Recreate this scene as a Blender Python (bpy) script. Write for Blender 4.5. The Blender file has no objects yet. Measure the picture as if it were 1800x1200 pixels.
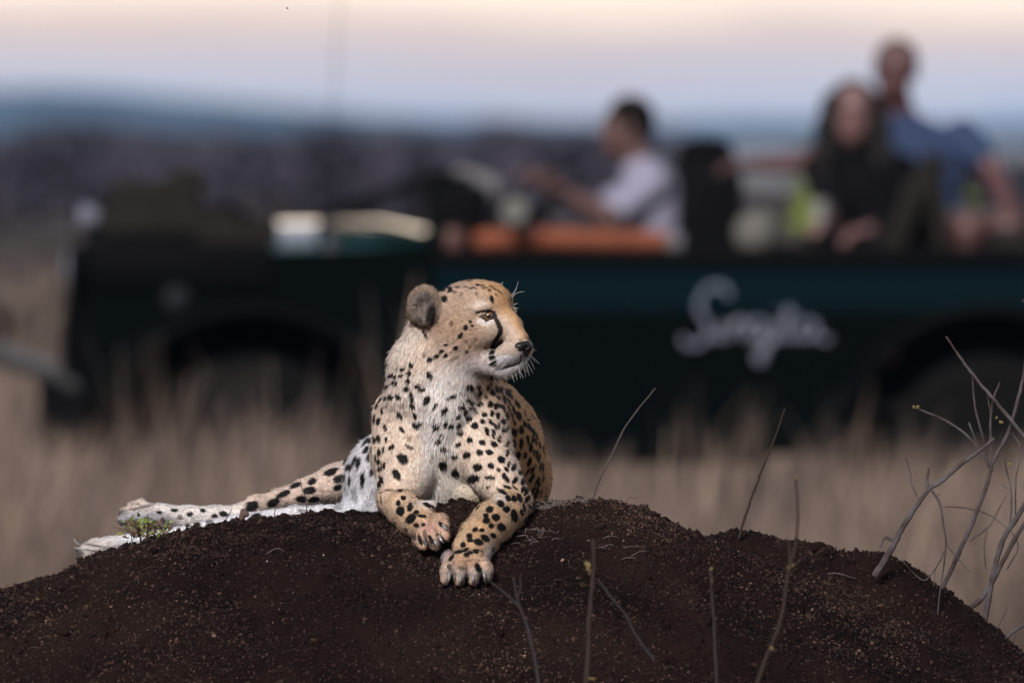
import bpy, bmesh, math, random
import numpy as np
from mathutils import Vector, Matrix
import openvdb as vdb

random.seed(7)
rng = np.random.default_rng(11)
scene = bpy.context.scene
COL = scene.collection

# ------------------------------------------------------------------ camera, sky, sun, exposure
CAM_Z = 1.65
FPX = 20000.0
PITCH = math.atan(360.0 / FPX)
cam_d = bpy.data.cameras.new("camera")
cam = bpy.data.objects.new("camera", cam_d)
COL.objects.link(cam)
cam.location = (0, 0, CAM_Z)
cam.rotation_euler = (math.pi / 2 - PITCH, 0, 0)
cam_d.lens = 400
cam_d.sensor_width = 36
cam_d.clip_start = 1
cam_d.clip_end = 20000
cam_d.dof.use_dof = True
cam_d.dof.focus_distance = 19.92
cam_d.dof.aperture_fstop = 5.2
cam_d.dof.aperture_blades = 0
scene.camera = cam

SUN_EL, SUN_AZ = math.radians(31), math.radians(-162)   # azimuth measured from +Y towards +X
world = bpy.data.worlds.new("World")
scene.world = world
world.use_nodes = True
wn, wl = world.node_tree.nodes, world.node_tree.links
wn.clear()
w_out = wn.new("ShaderNodeOutputWorld")
w_bg = wn.new("ShaderNodeBackground")
w_bg.inputs["Strength"].default_value = 0.1
sky = wn.new("ShaderNodeTexSky")
sky.sky_type = 'NISHITA'
sky.sun_disc = False
sky.sun_elevation = SUN_EL
sky.sun_rotation = SUN_AZ
sky.air_density = 1.0
sky.dust_density = 3.0
tc = wn.new("ShaderNodeTexCoord")
sep = wn.new("ShaderNodeSeparateXYZ")
wl.new(tc.outputs["Generated"], sep.inputs[0])

def wmath(op, a, b=None, c=None):
    n = wn.new("ShaderNodeMath")
    n.operation = op
    for i, v in enumerate((a, b, c)):
        if v is None:
            continue
        if isinstance(v, (int, float)):
            n.inputs[i].default_value = v
        else:
            wl.new(v, n.inputs[i])
    return n.outputs[0]

def wmix(f, a, b):
    n = wn.new("ShaderNodeMix")
    n.data_type = 'RGBA'
    if isinstance(f, (int, float)):
        n.inputs[0].default_value = f
    else:
        wl.new(f, n.inputs[0])
    for i, v in ((6, a), (7, b)):
        if isinstance(v, tuple):
            n.inputs[i].default_value = (*v, 1)
        else:
            wl.new(v, n.inputs[i])
    return n.outputs[2]

# elevation of the view ray in degrees; streaky stratus at dusk modulates it a little
el = wmath('MULTIPLY', wmath('ARCSINE', sep.outputs[2]), 180 / math.pi)
az = wmath('MULTIPLY', wmath('ARCTAN2', sep.outputs[0], sep.outputs[1]), 180 / math.pi)
cmb = wn.new("ShaderNodeCombineXYZ")
wl.new(wmath('MULTIPLY', az, 0.55), cmb.inputs[0])
wl.new(wmath('MULTIPLY', el, 5.0), cmb.inputs[1])
nz = wn.new("ShaderNodeTexNoise")
nz.inputs["Scale"].default_value = 1.0
nz.inputs["Detail"].default_value = 3
wl.new(cmb.outputs[0], nz.inputs["Vector"])
el2 = wmath('ADD', el, wmath('MULTIPLY', wmath('SUBTRACT', nz.outputs[0], 0.5), 0.42))
el2 = wmath('ADD', el2, wmath('MULTIPLY', wmath('MINIMUM', wmath('MAXIMUM', az, -6), 6), 0.012))
el2 = wmath('ADD', el2, wmath('MULTIPLY', wmath('EXPONENT', wmath('MULTIPLY', wmath('POWER', wmath('DIVIDE', wmath('SUBTRACT', az, 0.2), 1.5), 2), -1)), 0.07))
ramp = wn.new("ShaderNodeValToRGB")
wl.new(wmath('MULTIPLY', el2, 1 / 8.0), ramp.inputs[0])
cr = ramp.color_ramp
stops = SKYSTOPS = [
    (0.00, (0.34, 0.48, 0.74)), (0.10, (0.46, 0.54, 0.74)), (0.21, (0.78, 0.75, 0.80)),
    (0.44, (0.80, 0.68, 0.69)), (0.56, (0.90, 0.70, 0.62)), (0.66, (1.12, 0.90, 0.73)),
    (0.85, (1.32, 1.10, 0.90)), (1.6, (1.1, 0.88, 0.66)), (4.0, (0.75, 0.66, 0.62)), (8.0, (0.60, 0.58, 0.63))]
while len(cr.elements) < len(stops):
    cr.elements.new(0.5)
for e, (p, c) in zip(cr.elements, stops):
    e.position = p / 8.0
    e.color = (*c, 1)
# the after-glow low in the sky beyond the vehicle, and the pale cloud sheet that covers the dome
glow = wmath('MULTIPLY',
             wmath('EXPONENT', wmath('MULTIPLY', wmath('POWER', wmath('DIVIDE', wmath('SUBTRACT', az, 1.0), 11.0), 2), -1)),
             wmath('MULTIPLY', wmath('SMOOTH_MIN', wmath('MAXIMUM', wmath('SUBTRACT', el, 0.7), 0), 1.5, 0.5),
                   wmath('EXPONENT', wmath('MULTIPLY', wmath('MAXIMUM', el, 0), -0.22))))
gl = wn.new("ShaderNodeMix"); gl.data_type = 'RGBA'; gl.blend_type = 'ADD'; gl.inputs[0].default_value = 1
gc = wn.new("ShaderNodeVectorMath"); gc.operation = 'SCALE'
gc.inputs[0].default_value = (1.0, 0.80, 0.55)
wl.new(wmath('MULTIPLY', glow, 3.2), gc.inputs[3])
wl.new(ramp.outputs[0], gl.inputs[6]); wl.new(gc.outputs[0], gl.inputs[7])
sk = wn.new("ShaderNodeVectorMath"); sk.operation = 'SCALE'
sk.inputs[3].default_value = 0.1
wl.new(sky.outputs[0], sk.inputs[0])
n2 = wn.new("ShaderNodeTexNoise"); n2.inputs["Scale"].default_value = 3.0; n2.inputs["Detail"].default_value = 6
wl.new(tc.outputs["Generated"], n2.inputs["Vector"])
cloud = wmix(n2.outputs[0], (0.46, 0.46, 0.58), (0.70, 0.68, 0.76))
dome = wmix(0.70, sk.outputs[0], cloud)
upf = wn.new("ShaderNodeMapRange"); upf.inputs[1].default_value = 3; upf.inputs[2].default_value = 25
upf.interpolation_type = 'SMOOTHSTEP'
wl.new(el, upf.inputs[0])
final = wmix(upf.outputs[0], gl.outputs[2], dome)
# both branches are already scene radiance; undo the 0.1 strength for them
fin = wn.new("ShaderNodeVectorMath"); fin.operation = 'SCALE'; fin.inputs[3].default_value = 7.9
wl.new(final, fin.inputs[0])
wl.new(fin.outputs[0], w_bg.inputs["Color"])
wl.new(w_bg.outputs[0], w_out.inputs[0])

sun_d = bpy.data.lights.new("sun", 'SUN')
sun_d.energy = 3.7
sun_d.angle = math.radians(14)
sun_d.color = (1.0, 0.95, 0.92)
sun = bpy.data.objects.new("sun", sun_d)
COL.objects.link(sun)
sv = Vector((math.sin(SUN_AZ) * math.cos(SUN_EL), math.cos(SUN_AZ) * math.cos(SUN_EL), math.sin(SUN_EL)))
sun.rotation_euler = sv.to_track_quat('Z', 'Y').to_euler()

scene.view_settings.view_transform = 'Standard'
scene.view_settings.look = 'None'
scene.view_settings.exposure = 0.35
scene.view_settings.gamma = 1.0
scene.view_settings.use_curve_mapping = False
scene.cycles.volume_bounces = 1
scene.cycles.max_bounces = 6
scene.cycles.use_denoising = True

# ------------------------------------------------------------------ helpers
_cp, _sp = math.cos(PITCH), math.sin(PITCH)

def W(x, y, d):
    """point seen at photo pixel (x, y) whose distance along +Y is 20 m + d millimetres (arrays welcome)"""
    Y = 20.0 + np.asarray(d, float) / 1000.0
    a = (np.asarray(x, float) - 900.0) / FPX
    b = -(np.asarray(y, float) - 600.0) / FPX
    t = Y / (_cp + b * _sp)
    return np.stack(np.broadcast_arrays(a * t, Y + 0 * a, CAM_Z + t * (b * _cp - _sp)), -1)

def Wd(v):
    """pixel space (x, y, d) of world points"""
    v = np.asarray(v, float)
    f = v[..., 1] * _cp - (v[..., 2] - CAM_Z) * _sp
    u = v[..., 1] * _sp + (v[..., 2] - CAM_Z) * _cp
    return np.stack([900 + FPX * v[..., 0] / f, 600 - FPX * u / f, (v[..., 1] - 20) * 1000], -1)

def _h(ix, iy, iz):
    n = (ix * 374761393 + iy * 668265263 + iz * 2147483647 + 1013904223).astype(np.int64) & 0xffffffff
    n = ((n ^ (n >> 13)) * 1274126177) & 0xffffffff
    n = ((n ^ (n >> 16)) * 2246822519) & 0xffffffff
    return ((n ^ (n >> 15)) & 0xffff) / 65535.0

def vnoise(p):
    """smooth value noise in -1..1, p (...,3)"""
    p = np.asarray(p, float)
    i = np.floor(p).astype(np.int64)
    f = p - i
    f = f * f * (3 - 2 * f)
    r = 0
    for a in (0, 1):
        for b in (0, 1):
            for c in (0, 1):
                w = (f[..., 0] if a else 1 - f[..., 0]) * (f[..., 1] if b else 1 - f[..., 1]) * (f[..., 2] if c else 1 - f[..., 2])
                r = r + w * _h(i[..., 0] + a, i[..., 1] + b, i[..., 2] + c)
    return r * 2 - 1

def fbm(p, n=4):
    r, a = 0, 1.0
    p = np.asarray(p, float)
    for _ in range(n):
        r = r + a * vnoise(p)
        p = p * 2.03 + 17.1
        a *= 0.5
    return r

def mat(name, color=(0.5, 0.5, 0.5), rough=0.6, metal=0.0, attr=None, noise=None, coat=0.0, bump=None, spec=None, alpha=None, emission=None):
    m = bpy.data.materials.new(name)
    m.use_nodes = True
    nt = m.node_tree
    b = nt.nodes["Principled BSDF"]
    b.inputs["Base Color"].default_value = (*color, 1)
    b.inputs["Roughness"].default_value = rough
    b.inputs["Metallic"].default_value = metal
    b.inputs["Coat Weight"].default_value = coat
    if spec is not None:
        b.inputs["Specular IOR Level"].default_value = spec
    src = None
    if attr:
        a = nt.nodes.new("ShaderNodeAttribute"); a.attribute_name = attr
        src = a.outputs["Color"]
    if noise:
        sc, c2, amt = noise
        t = nt.nodes.new("ShaderNodeTexCoord")
        n = nt.nodes.new("ShaderNodeTexNoise"); n.inputs["Scale"].default_value = sc; n.inputs["Detail"].default_value = 6
        nt.links.new(t.outputs["Object"], n.inputs["Vector"])
        mr = nt.nodes.new("ShaderNodeMapRange"); mr.inputs[1].default_value = 0.35; mr.inputs[2].default_value = 0.65
        mr.inputs[4].default_value = amt
        nt.links.new(n.outputs[0], mr.inputs[0])
        mx = nt.nodes.new("ShaderNodeMix"); mx.data_type = 'RGBA'
        nt.links.new(mr.outputs[0], mx.inputs[0])
        if src: nt.links.new(src, mx.inputs[6])
        else: mx.inputs[6].default_value = (*color, 1)
        mx.inputs[7].default_value = (*c2, 1)
        src = mx.outputs[2]
    if src: nt.links.new(src, b.inputs["Base Color"])
    if bump:
        sc, st, dist = bump
        t = nt.nodes.new("ShaderNodeTexCoord")
        n = nt.nodes.new("ShaderNodeTexNoise"); n.inputs["Scale"].default_value = sc; n.inputs["Detail"].default_value = 5
        nt.links.new(t.outputs["Object"], n.inputs["Vector"])
        bp = nt.nodes.new("ShaderNodeBump"); bp.inputs["Strength"].default_value = st; bp.inputs["Distance"].default_value = dist
        nt.links.new(n.outputs[0], bp.inputs["Height"])
        nt.links.new(bp.outputs[0], b.inputs["Normal"])
    return m

def link(o, parent=None):
    COL.objects.link(o)
    if parent is not None:
        o.parent = parent
    return o

def tag(o, label=None, cat=None, group=None, kind=None):
    if label: o["label"] = label
    if cat: o["category"] = cat
    if group: o["group"] = group
    if kind: o["kind"] = kind
    return o

def thing(name, loc, label, cat, group=None):
    o = bpy.data.objects.new(name, None)
    o.location = loc
    o.empty_display_size = 0.1
    link(o)
    return tag(o, label, cat, group)

def mesh_from(name, verts, faces, material, parent=None, smooth=True, origin=None):
    """verts in WORLD metres; stored relative to the parent's (or own) origin"""
    verts = np.asarray(verts, float).reshape(-1, 3)
    org = np.array(parent_org(parent)) if parent is not None else (np.array(origin) if origin is not None else np.zeros(3))
    me = bpy.data.meshes.new(name)
    v = (verts - org).astype(np.float32)
    if isinstance(faces, np.ndarray):
        n, k = faces.shape
        me.vertices.add(len(v)); me.vertices.foreach_set("co", v.ravel())
        me.loops.add(n * k); me.loops.foreach_set("vertex_index", faces.astype(np.int32).ravel())
        me.polygons.add(n); me.polygons.foreach_set("loop_start", np.arange(0, n * k, k, dtype=np.int32))
        me.update(calc_edges=True)
    else:
        me.from_pydata(v.tolist(), [], faces)
        me.update()
    if smooth:
        me.polygons.foreach_set("use_smooth", np.ones(len(me.polygons), bool))
    if material is not None:
        for m in (material if isinstance(material, (list, tuple)) else [material]):
            me.materials.append(m)
    o = bpy.data.objects.new(name, me)
    if parent is None and origin is not None:
        o.location = origin
    link(o, parent)
    return o

def parent_org(p):
    t = np.zeros(3)
    while p is not None:
        t = t + np.array(p.location)
        p = p.parent
    return t

def set_col(o, cols, name="col"):
    a = o.data.color_attributes.new(name, 'FLOAT_COLOR', 'POINT')
    c = np.ones((len(cols), 4), np.float32); c[:, :3] = cols
    a.data.foreach_set("color", c.ravel())

class MB:
    """collects shapes in world metres and builds ONE mesh object"""
    def __init__(s): s.v, s.f = [], []
    def add(s, v, f):
        k = len(s.v); s.v += [tuple(map(float, p)) for p in v]; s.f += [tuple(i + k for i in q) for q in f]; return s
    def box(s, c, size, rot=None, bevel=0.0):
        bm = bmesh.new(); bmesh.ops.create_cube(bm, size=1)
        bmesh.ops.scale(bm, vec=size, verts=bm.verts)
        if bevel > 0: bmesh.ops.bevel(bm, geom=bm.edges[:], offset=bevel, segments=2, profile=0.6, affect='EDGES')
        if rot: bmesh.ops.rotate(bm, matrix=Matrix.Rotation(rot[1], 3, rot[0]), verts=bm.verts)
        bmesh.ops.translate(bm, vec=c, verts=bm.verts)
        bm.verts.index_update()
        s.add([v.co for v in bm.verts], [[v.index for v in f.verts] for f in bm.faces]); bm.free(); return s
    def prism(s, pts, y0, y1):
        """pts (x,z) outline extruded along y"""
        n = len(pts)
        v = [(x, y0, z) for x, z in pts] + [(x, y1, z) for x, z in pts]
        f = [tuple(range(n)), tuple(range(2 * n - 1, n - 1, -1))] + [(i, i + n, (i + 1) % n + n, (i + 1) % n) for i in range(n)]
        return s.add(v, f)
    def tube(s, pts, r, seg=8, cap=True):
        pts = [Vector(p) for p in pts]; n = len(pts)
        rr = [r] * n if isinstance(r, (int, float)) else ([r[0] + (r[1] - r[0]) * i / (n - 1) for i in range(n)] if len(r) == 2 and n != 2 else list(r))
        v, f = [], []
        up = None
        for i, p in enumerate(pts):
            t = (pts[min(i + 1, n - 1)] - pts[max(i - 1, 0)]).normalized()
            if up is None: up = t.orthogonal().normalized()
            else: up = (up - t * up.dot(t)).normalized()
            b = t.cross(up)
            for k in range(seg):
                a = 2 * math.pi * k / seg
                v.append(p + (up * math.cos(a) + b * math.sin(a)) * rr[i])
        for i in range(n - 1):
            for k in range(seg):
                f.append((i * seg + k, i * seg + (k + 1) % seg, (i + 1) * seg + (k + 1) % seg, (i + 1) * seg + k))
        if cap:
            f.append(tuple(range(seg - 1, -1, -1))); f.append(tuple((n - 1) * seg + k for k in range(seg)))
        return s.add(v, f)
    def lathe(s, c, axis, prof, seg=24):
        """prof list of (r, t) along axis from c"""
        ax = Vector(axis).normalized(); u = ax.orthogonal().normalized(); w = ax.cross(u); c = Vector(c)
        v, f = [], []
        for r, t in prof:
            for k in range(seg):
                a = 2 * math.pi * k / seg
                v.append(c + ax * t + (u * math.cos(a) + w * math.sin(a)) * r)
        for i in range(len(prof) - 1):
            for k in range(seg):
                f.append((i * seg + k, i * seg + (k + 1) % seg, (i + 1) * seg + (k + 1) % seg, (i + 1) * seg + k))
        f.append(tuple(range(seg - 1, -1, -1))); f.append(tuple((len(prof) - 1) * seg + k for k in range(seg)))
        return s.add(v, f)
    def ball(s, c, r, seg=16):
        r = (r, r, r) if isinstance(r, (int, float)) else r
        bm = bmesh.new(); bmesh.ops.create_uvsphere(bm, u_segments=seg, v_segments=seg // 2 + 2, radius=1)
        bm.verts.index_update()
        s.add([(v.co.x * r[0] + c[0], v.co.y * r[1] + c[1], v.co.z * r[2] + c[2]) for v in bm.verts], [[v.index for v in f.verts] for f in bm.faces]); bm.free(); return s
    def build(s, name, material, parent=None, smooth=True, origin=None, sharp=35):
        o = mesh_from(name, s.v, s.f, material, parent, smooth, origin)
        if smooth and sharp:
            o.data.set_sharp_from_angle(angle=math.radians(sharp))
        return o

def smooth_path(pts, n=6, jit=0.0):
    """Catmull-Rom through pts"""
    P = np.array(pts, float)
    P = np.vstack([2 * P[0] - P[1], P, 2 * P[-1] - P[-2]])
    out = []
    for i in range(1, len(P) - 2):
        for t in np.linspace(0, 1, n, endpoint=False):
            a, b, c, d = P[i - 1:i + 3]
            out.append(0.5 * ((2 * b) + (c - a) * t + (2 * a - 5 * b + 4 * c - d) * t * t + (3 * b - a - 3 * c + d) * t ** 3))
    out.append(P[-2])
    out = np.array(out)
    if jit:
        out[1:-1] += rng.normal(0, jit, out[1:-1].shape)
    return out

# ------------------------------------------------------------------ implicit bodies
class Sdf:
    """union of tapered capsules and ellipsoids on a grid, in any cartesian space; each primitive also carries
    flow (hair direction), colour and hair length that are blended on the surface"""
    def __init__(s, lo, hi, h):
        s.lo = np.array(lo, float); s.h = h
        s.n = np.ceil((np.array(hi, float) - s.lo) / h).astype(int) + 1
        s.D = np.full(s.n, 60.0 * h, np.float32)
        s.prims = []
    def _sub(s, lo, hi):
        a = np.clip(np.floor((np.array(lo) - s.lo) / s.h).astype(int), 0, s.n)
        b = np.clip(np.ceil((np.array(hi) - s.lo) / s.h).astype(int) + 1, 0, s.n)
        sl = tuple(slice(i, j) for i, j in zip(a, b))
        g = np.meshgrid(*[(s.lo[k] + s.h * np.arange(a[k], b[k])).astype(np.float32) for k in range(3)], indexing='ij')
        return sl, g
    @staticmethod
    def dist(pr, X, Y, Z):
        if pr['t'] == 'cap':
            a, b, ra, rb = pr['a'], pr['b'], pr['ra'], pr['rb']
            ab = b - a; L2 = float(ab @ ab) + 1e-9
            t = np.clip(((X - a[0]) * ab[0] + (Y - a[1]) * ab[1] + (Z - a[2]) * ab[2]) / L2, 0, 1)
            return np.sqrt((X - a[0] - t * ab[0]) ** 2 + (Y - a[1] - t * ab[1]) ** 2 + (Z - a[2] - t * ab[2]) ** 2) - (ra + (rb - ra) * t)
        c, R, r = pr['c'], pr['R'], pr['r']
        x, y, z = X - c[0], Y - c[1], Z - c[2]
        q = [R[0][i] * x + R[1][i] * y + R[2][i] * z for i in range(3)]
        k0 = np.sqrt((q[0] / r[0]) ** 2 + (q[1] / r[1]) ** 2 + (q[2] / r[2]) ** 2)
        k1 = np.sqrt((q[0] / r[0] ** 2) ** 2 + (q[1] / r[1] ** 2) ** 2 + (q[2] / r[2] ** 2) ** 2) + 1e-6
        return k0 * (k0 - 1) / k1
    def _apply(s, pr, k, op):
        if pr['t'] == 'cap':
            m = max(pr['ra'], pr['rb'])
            lo = np.minimum(pr['a'], pr['b']) - m; hi = np.maximum(pr['a'], pr['b']) + m
        else:
            m = max(pr['r']); lo = pr['c'] - m; hi = pr['c'] + m
        pad = k + 4 * s.h
        sl, g = s._sub(lo - pad, hi + pad)
        d = s.dist(pr, *g)
        D = s.D[sl]
        if op == 'add':
            hh = np.maximum(k - np.abs(D - d), 0) / k if k > 0 else 0
            s.D[sl] = np.minimum(D, d) - hh * hh * k * 0.25
        else:
            d = -d
            hh = np.maximum(k - np.abs(D - d), 0) / k if k > 0 else 0
            s.D[sl] = np.maximum(D, d) + hh * hh * k * 0.25
    def chain(s, pts, k=10, flow=None, **kw):
        """pts [(x,y,z,r), ...]"""
        for p, q in zip(pts[:-1], pts[1:]):
            a, b = np.array(p[:3], float), np.array(q[:3], float)
            pr = dict(t='cap', a=a, b=b, ra=p[3], rb=q[3], flow=np.array(flow if flow is not None else (b - a), float), **kw)
            s._apply(pr, k, 'add'); s.prims.append(pr)
    def ell(s, c, r, R=None, k=10, flow=(0, 1, 0), **kw):
        pr = dict(t='ell', c=np.array(c, float), r=np.array(r, float), R=np.eye(3) if R is None else np.array(R, float), flow=np.array(flow, float), **kw)
        s._apply(pr, k, 'add'); s.prims.append(pr)
    def cut(s, c, r, R=None, k=4):
        s._apply(dict(t='ell', c=np.array(c, float), r=np.array(r, float), R=np.eye(3) if R is None else np.array(R, float)), k, 'sub')
    def mesh(s):
        g = vdb.FloatGrid(background=4.0)
        g.copyFromArray(np.clip(s.D / s.h, -4, 4).astype(np.float32))
        p, q = g.convertToQuads(0.0)
        return s.lo + np.asarray(p, float) * s.h, np.asarray(q, np.int64)
    def blend(s, P, keys, soft):
        n = len(P); X, Y, Z = P.T
        acc = {k: 0 for k in keys}; tw = np.zeros(n)
        for pr in s.prims:
            d = s.dist(pr, X, Y, Z)
            w = np.exp(-np.clip(d, -3 * soft, 30 * soft) / soft) * pr.get('w', 1.0)
            tw += w
            for k in keys:
                acc[k] = acc[k] + w[:, None] * np.atleast_1d(np.asarray(pr[k], float))[None, :]
        return {k: acc[k] / tw[:, None] for k in keys}

def face_normals_out(P, Q):
    """vertex normals and area weights of a quad mesh, flipped so that they point outwards"""
    a, b, c, d = (P[Q[:, i]] for i in range(4))
    fn = np.cross(c - a, d - b)
    vn = np.zeros_like(P)
    for i in range(4):
        np.add.at(vn, Q[:, i], fn)
    vol = np.einsum('ij,ij->', fn, (a + b + c + d) / 4 - P.mean(0))
    if vol < 0:
        Q = Q[:, ::-1].copy(); fn = -fn; vn = -vn
    return Q, vn / (np.linalg.norm(vn, axis=1)[:, None] + 1e-12), np.linalg.norm(fn, axis=1) / 2
# ------------------------------------------------------------------ plain, far hills, bush, haze
def grid_sheet(name, xs, ys, zf, material):
    X, Y = np.meshgrid(xs, ys, indexing='ij'); Z = zf(X, Y)
    n, m = X.shape; ix_ = np.arange(n * m).reshape(n, m)
    q = np.stack([ix_[:-1, :-1], ix_[1:, :-1], ix_[1:, 1:], ix_[:-1, 1:]], -1).reshape(-1, 4)
    return mesh_from(name, np.stack([X, Y, Z], -1).reshape(-1, 3), q, material)
def plain_z(X, Y):
    P = np.stack([X / 60, Y / 60, 0 * X], -1)
    return vnoise(P) * .12 * np.clip((Y - 60) / 100, 0, 1) - .02
xs = np.concatenate([-np.geomspace(7200, 12, 34), np.linspace(-10, 10, 21), np.geomspace(12, 7200, 34)])
ys = np.concatenate([np.linspace(-400, 0, 9)[:-1], np.linspace(0, 120, 61), np.geomspace(125, 6400, 66)])
m_ground = mat("dry_ground", (.112, .086, .070), .95, noise=(.25, (.07, .056, .050), .8), spec=.1)
g = grid_sheet("ground", xs, ys, plain_z, m_ground); g["kind"] = "structure"

sheet_y = np.geomspace(340, 4500, 30)  # pale sheet added over the far ground, horizon haze put into its colour
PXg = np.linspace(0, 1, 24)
PY, PG = np.meshgrid(sheet_y, PXg, indexing='ij')
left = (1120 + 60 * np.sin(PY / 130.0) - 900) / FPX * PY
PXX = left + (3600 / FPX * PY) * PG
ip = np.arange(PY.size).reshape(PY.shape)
o = mesh_from("far_haze_sheet", np.stack([PXX, PY, plain_z(PXX, PY) + .06], -1).reshape(-1, 3), np.stack([ip[:-1, :-1], ip[:-1, 1:], ip[1:, 1:], ip[1:, :-1]], -1).reshape(-1, 4), mat("haze_tint", (.20, .20, .215), .95, noise=(.02, (.13, .135, .13), .8), spec=.05)); o["kind"] = "structure"
m_hill = mat("hill", (.055, .065, .07), 1.0, noise=(.01, (.035, .045, .045), .8), spec=0)
def hill_z(X, Y):
    P = np.stack([X / 300, Y / 900, 0 * X + 3.3], -1)
    px_ = X / Y * FPX + 900
    top = 10 + 15 * np.exp(-((px_ + 20) / 520) ** 2) + 3.0 * vnoise(P) + 2 * vnoise(P * 3.1) + .8 * vnoise(P * 9)
    prof = np.clip(1 - np.abs(Y - 5300) / 700, 0, 1)
    return top * np.sin(prof * math.pi / 2) - .5
h1 = grid_sheet("hills", np.linspace(-6500, 6500, 520), np.linspace(4580, 6020, 24), hill_z, m_hill); h1["kind"] = "structure"

# far bushveld: leafless scrub, one mass
def scrub_mesh(cx, cy, hgt, wid, n, seed, spread=1.0):
    """twiggy crown: a burst of thin bent blades"""
    r = np.random.default_rng(seed)
    a = r.uniform(0, 2 * math.pi, n); e = r.uniform(.15, 1.0, n)
    L_ = r.uniform(.35, 1.0, n)
    base = np.stack([cx + r.normal(0, .18 * wid, n), cy + r.normal(0, .18 * wid, n), np.zeros(n) + r.uniform(0, .45 * hgt, n)], -1)
    tip = base + np.stack([np.cos(a) * wid * .5 * L_, np.sin(a) * wid * .5 * L_, hgt * .75 * e * L_], -1)
    tip[:, 2] = np.minimum(tip[:, 2], hgt)
    s = np.stack([-np.sin(a), np.cos(a), r.normal(0, .6, n)], -1); s /= np.linalg.norm(s, axis=1)[:, None]
    w_ = wid * r.uniform(.03, .075, n)[:, None]
    mid = (base + tip) / 2 + r.normal(0, .05 * wid, (n, 3))
    V = np.stack([base, mid - s * w_, tip, mid + s * w_], 1)
    return V.reshape(-1, 3), (np.arange(n)[:, None] * 4 + np.arange(4)[None])
def many_scrub(spec):
    vs, fs, k = [], [], 0
    for i, a in enumerate(spec):
        v, f = scrub_mesh(*a, seed=1000 + i); vs.append(v); fs.append(f + k); k += len(v)
    return np.vstack(vs), np.vstack(fs)
r = np.random.default_rng(5)
spec = []
for i in range(2100):
    D = 150 + 750 * r.random() ** 1.0
    x = (r.uniform(-1100, 3000) - 900) / FPX * D
    if 150 < D < 260 and r.random() < .55: continue
    pxx = 900 + x / D * FPX
    if pxx > 1120 and (D > 330 or r.random() < .7): continue
    h = r.uniform(.8, 1.9) if D < 400 else r.uniform(.9, 2.5) * (1 + .2 * math.sin(x / D * 300))
    spec.append((x, D, h, h * r.uniform(1.1, 2.0), 46))
v, f = many_scrub(spec)
m_scrub = mat("scrub", (.052, .046, .060), .95, noise=(.05, (.042, .038, .050), .9), spec=.05)
o = mesh_from("bushland", v, f, m_scrub, smooth=False); o["kind"] = "stuff"
# low tan tussocks and grey scrub on the middle distance
spec = []
for i in range(2600):
    D = 60 + 200 * r.random() ** 1.2
    spec.append(((r.uniform(-1800, 3800) - 900) / FPX * D, D, r.uniform(.3, .8), r.uniform(.5, 1.4), 34))
v, f = many_scrub(spec)
m_tus = mat("tussock", (.066, .057, .053), .95, noise=(.3, (.043, .038, .036), .9), spec=.05)
o = mesh_from("tussock_grass", v, f, m_tus, smooth=False); o["kind"] = "stuff"

m_bark_far = mat("far_bark", (.05, .04, .04), .9)
m_leaf_dark = mat("far_foliage", (.040, .036, .040), .95, spec=.05)
m_leaf_green = mat("green_foliage", (.20, .26, .045), .8, spec=.1)
def far_tree(name, px, D, top_py, wpx, label, cat, m_leaf, group=None, n=420, base_frac=.28):
    x = (px - 900) / FPX * D; top = CAM_Z - (top_py - 240) / FPX * D; w_ = wpx / FPX * D
    t = thing(name, (x, D, 0), label, cat, group)
    tr = MB()
    tr.tube([(x, D, -.1), (x + .03 * top, D, .3 * top), (x - .02 * top, D, .6 * top)], (.05 * top, .02 * top), 7)
    rr = np.random.default_rng(int(px) + 3)
    for k in range(6):
        a = k * 1.05 + rr.uniform(0, .5); tr.tube([(x, D, .22 * top + .04 * k), (x + math.cos(a) * w_ * .25, D + math.sin(a) * w_ * .25, .55 * top), (x + math.cos(a) * w_ * .4, D + math.sin(a) * w_ * .4, .8 * top)], (.022 * top, .006 * top), 5)
    tr.build("trunk", m_bark_far, t)
    c = rr.normal(0, 1, (n, 3)); c /= np.linalg.norm(c, axis=1)[:, None]; c *= rr.random((n, 1)) ** .4
    lob = 1 + .28 * vnoise(c * 2.2 + px)
    c = c * lob[:, None] * np.array((w_ / 2, w_ / 2, top * (1 - base_frac) / 2)) + np.array((x, D, top * (1 + base_frac) / 2))
    c[:, 2] = np.minimum(c[:, 2], top)
    s = .05 * (w_ + top) * rr.uniform(.4, 1.1, n)
    Qn = rr.normal(size=(n, 2, 3)); Qn /= np.linalg.norm(Qn, axis=2)[..., None]
    V = np.stack([c - Qn[:, 0] * s[:, None], c + Qn[:, 1] * s[:, None] * .6, c + Qn[:, 0] * s[:, None], c - Qn[:, 1] * s[:, None] * .6], 1)
    mesh_from("crown", V.reshape(-1, 3), np.arange(n * 4).reshape(n, 4), m_leaf, t, smooth=False)
FT = [(120, 520, 212, 210, "broad dark tree on the horizon at the far left of the plain"),
      (320, 640, 232, 110, "low dark tree on the horizon above the roll on the vehicle's nose"),
      (395, 560, 222, 95, "small pointed dark tree on the horizon left of the aerial"),
      (560, 700, 236, 120, "faint low tree on the horizon crossed by the aerial"),
      (735, 620, 222, 130, "rounded dark tree on the horizon above the folded windscreen"),
      (900, 560, 214, 120, "dark tree on the horizon between the dashboard and the driver's face")]
for px_, D, ty, w_, lb in FT:
    far_tree("far_tree", px_, D, ty, w_, lb, "tree", m_leaf_dark, "trees along the horizon")
far_tree("green_shrub", 1448, 82, 225, 100, "yellow-green leafy shrub behind the vehicle, left of the woman's shoulder", "shrub", m_leaf_green, "green shrubs behind the vehicle", base_frac=.3)
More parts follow.
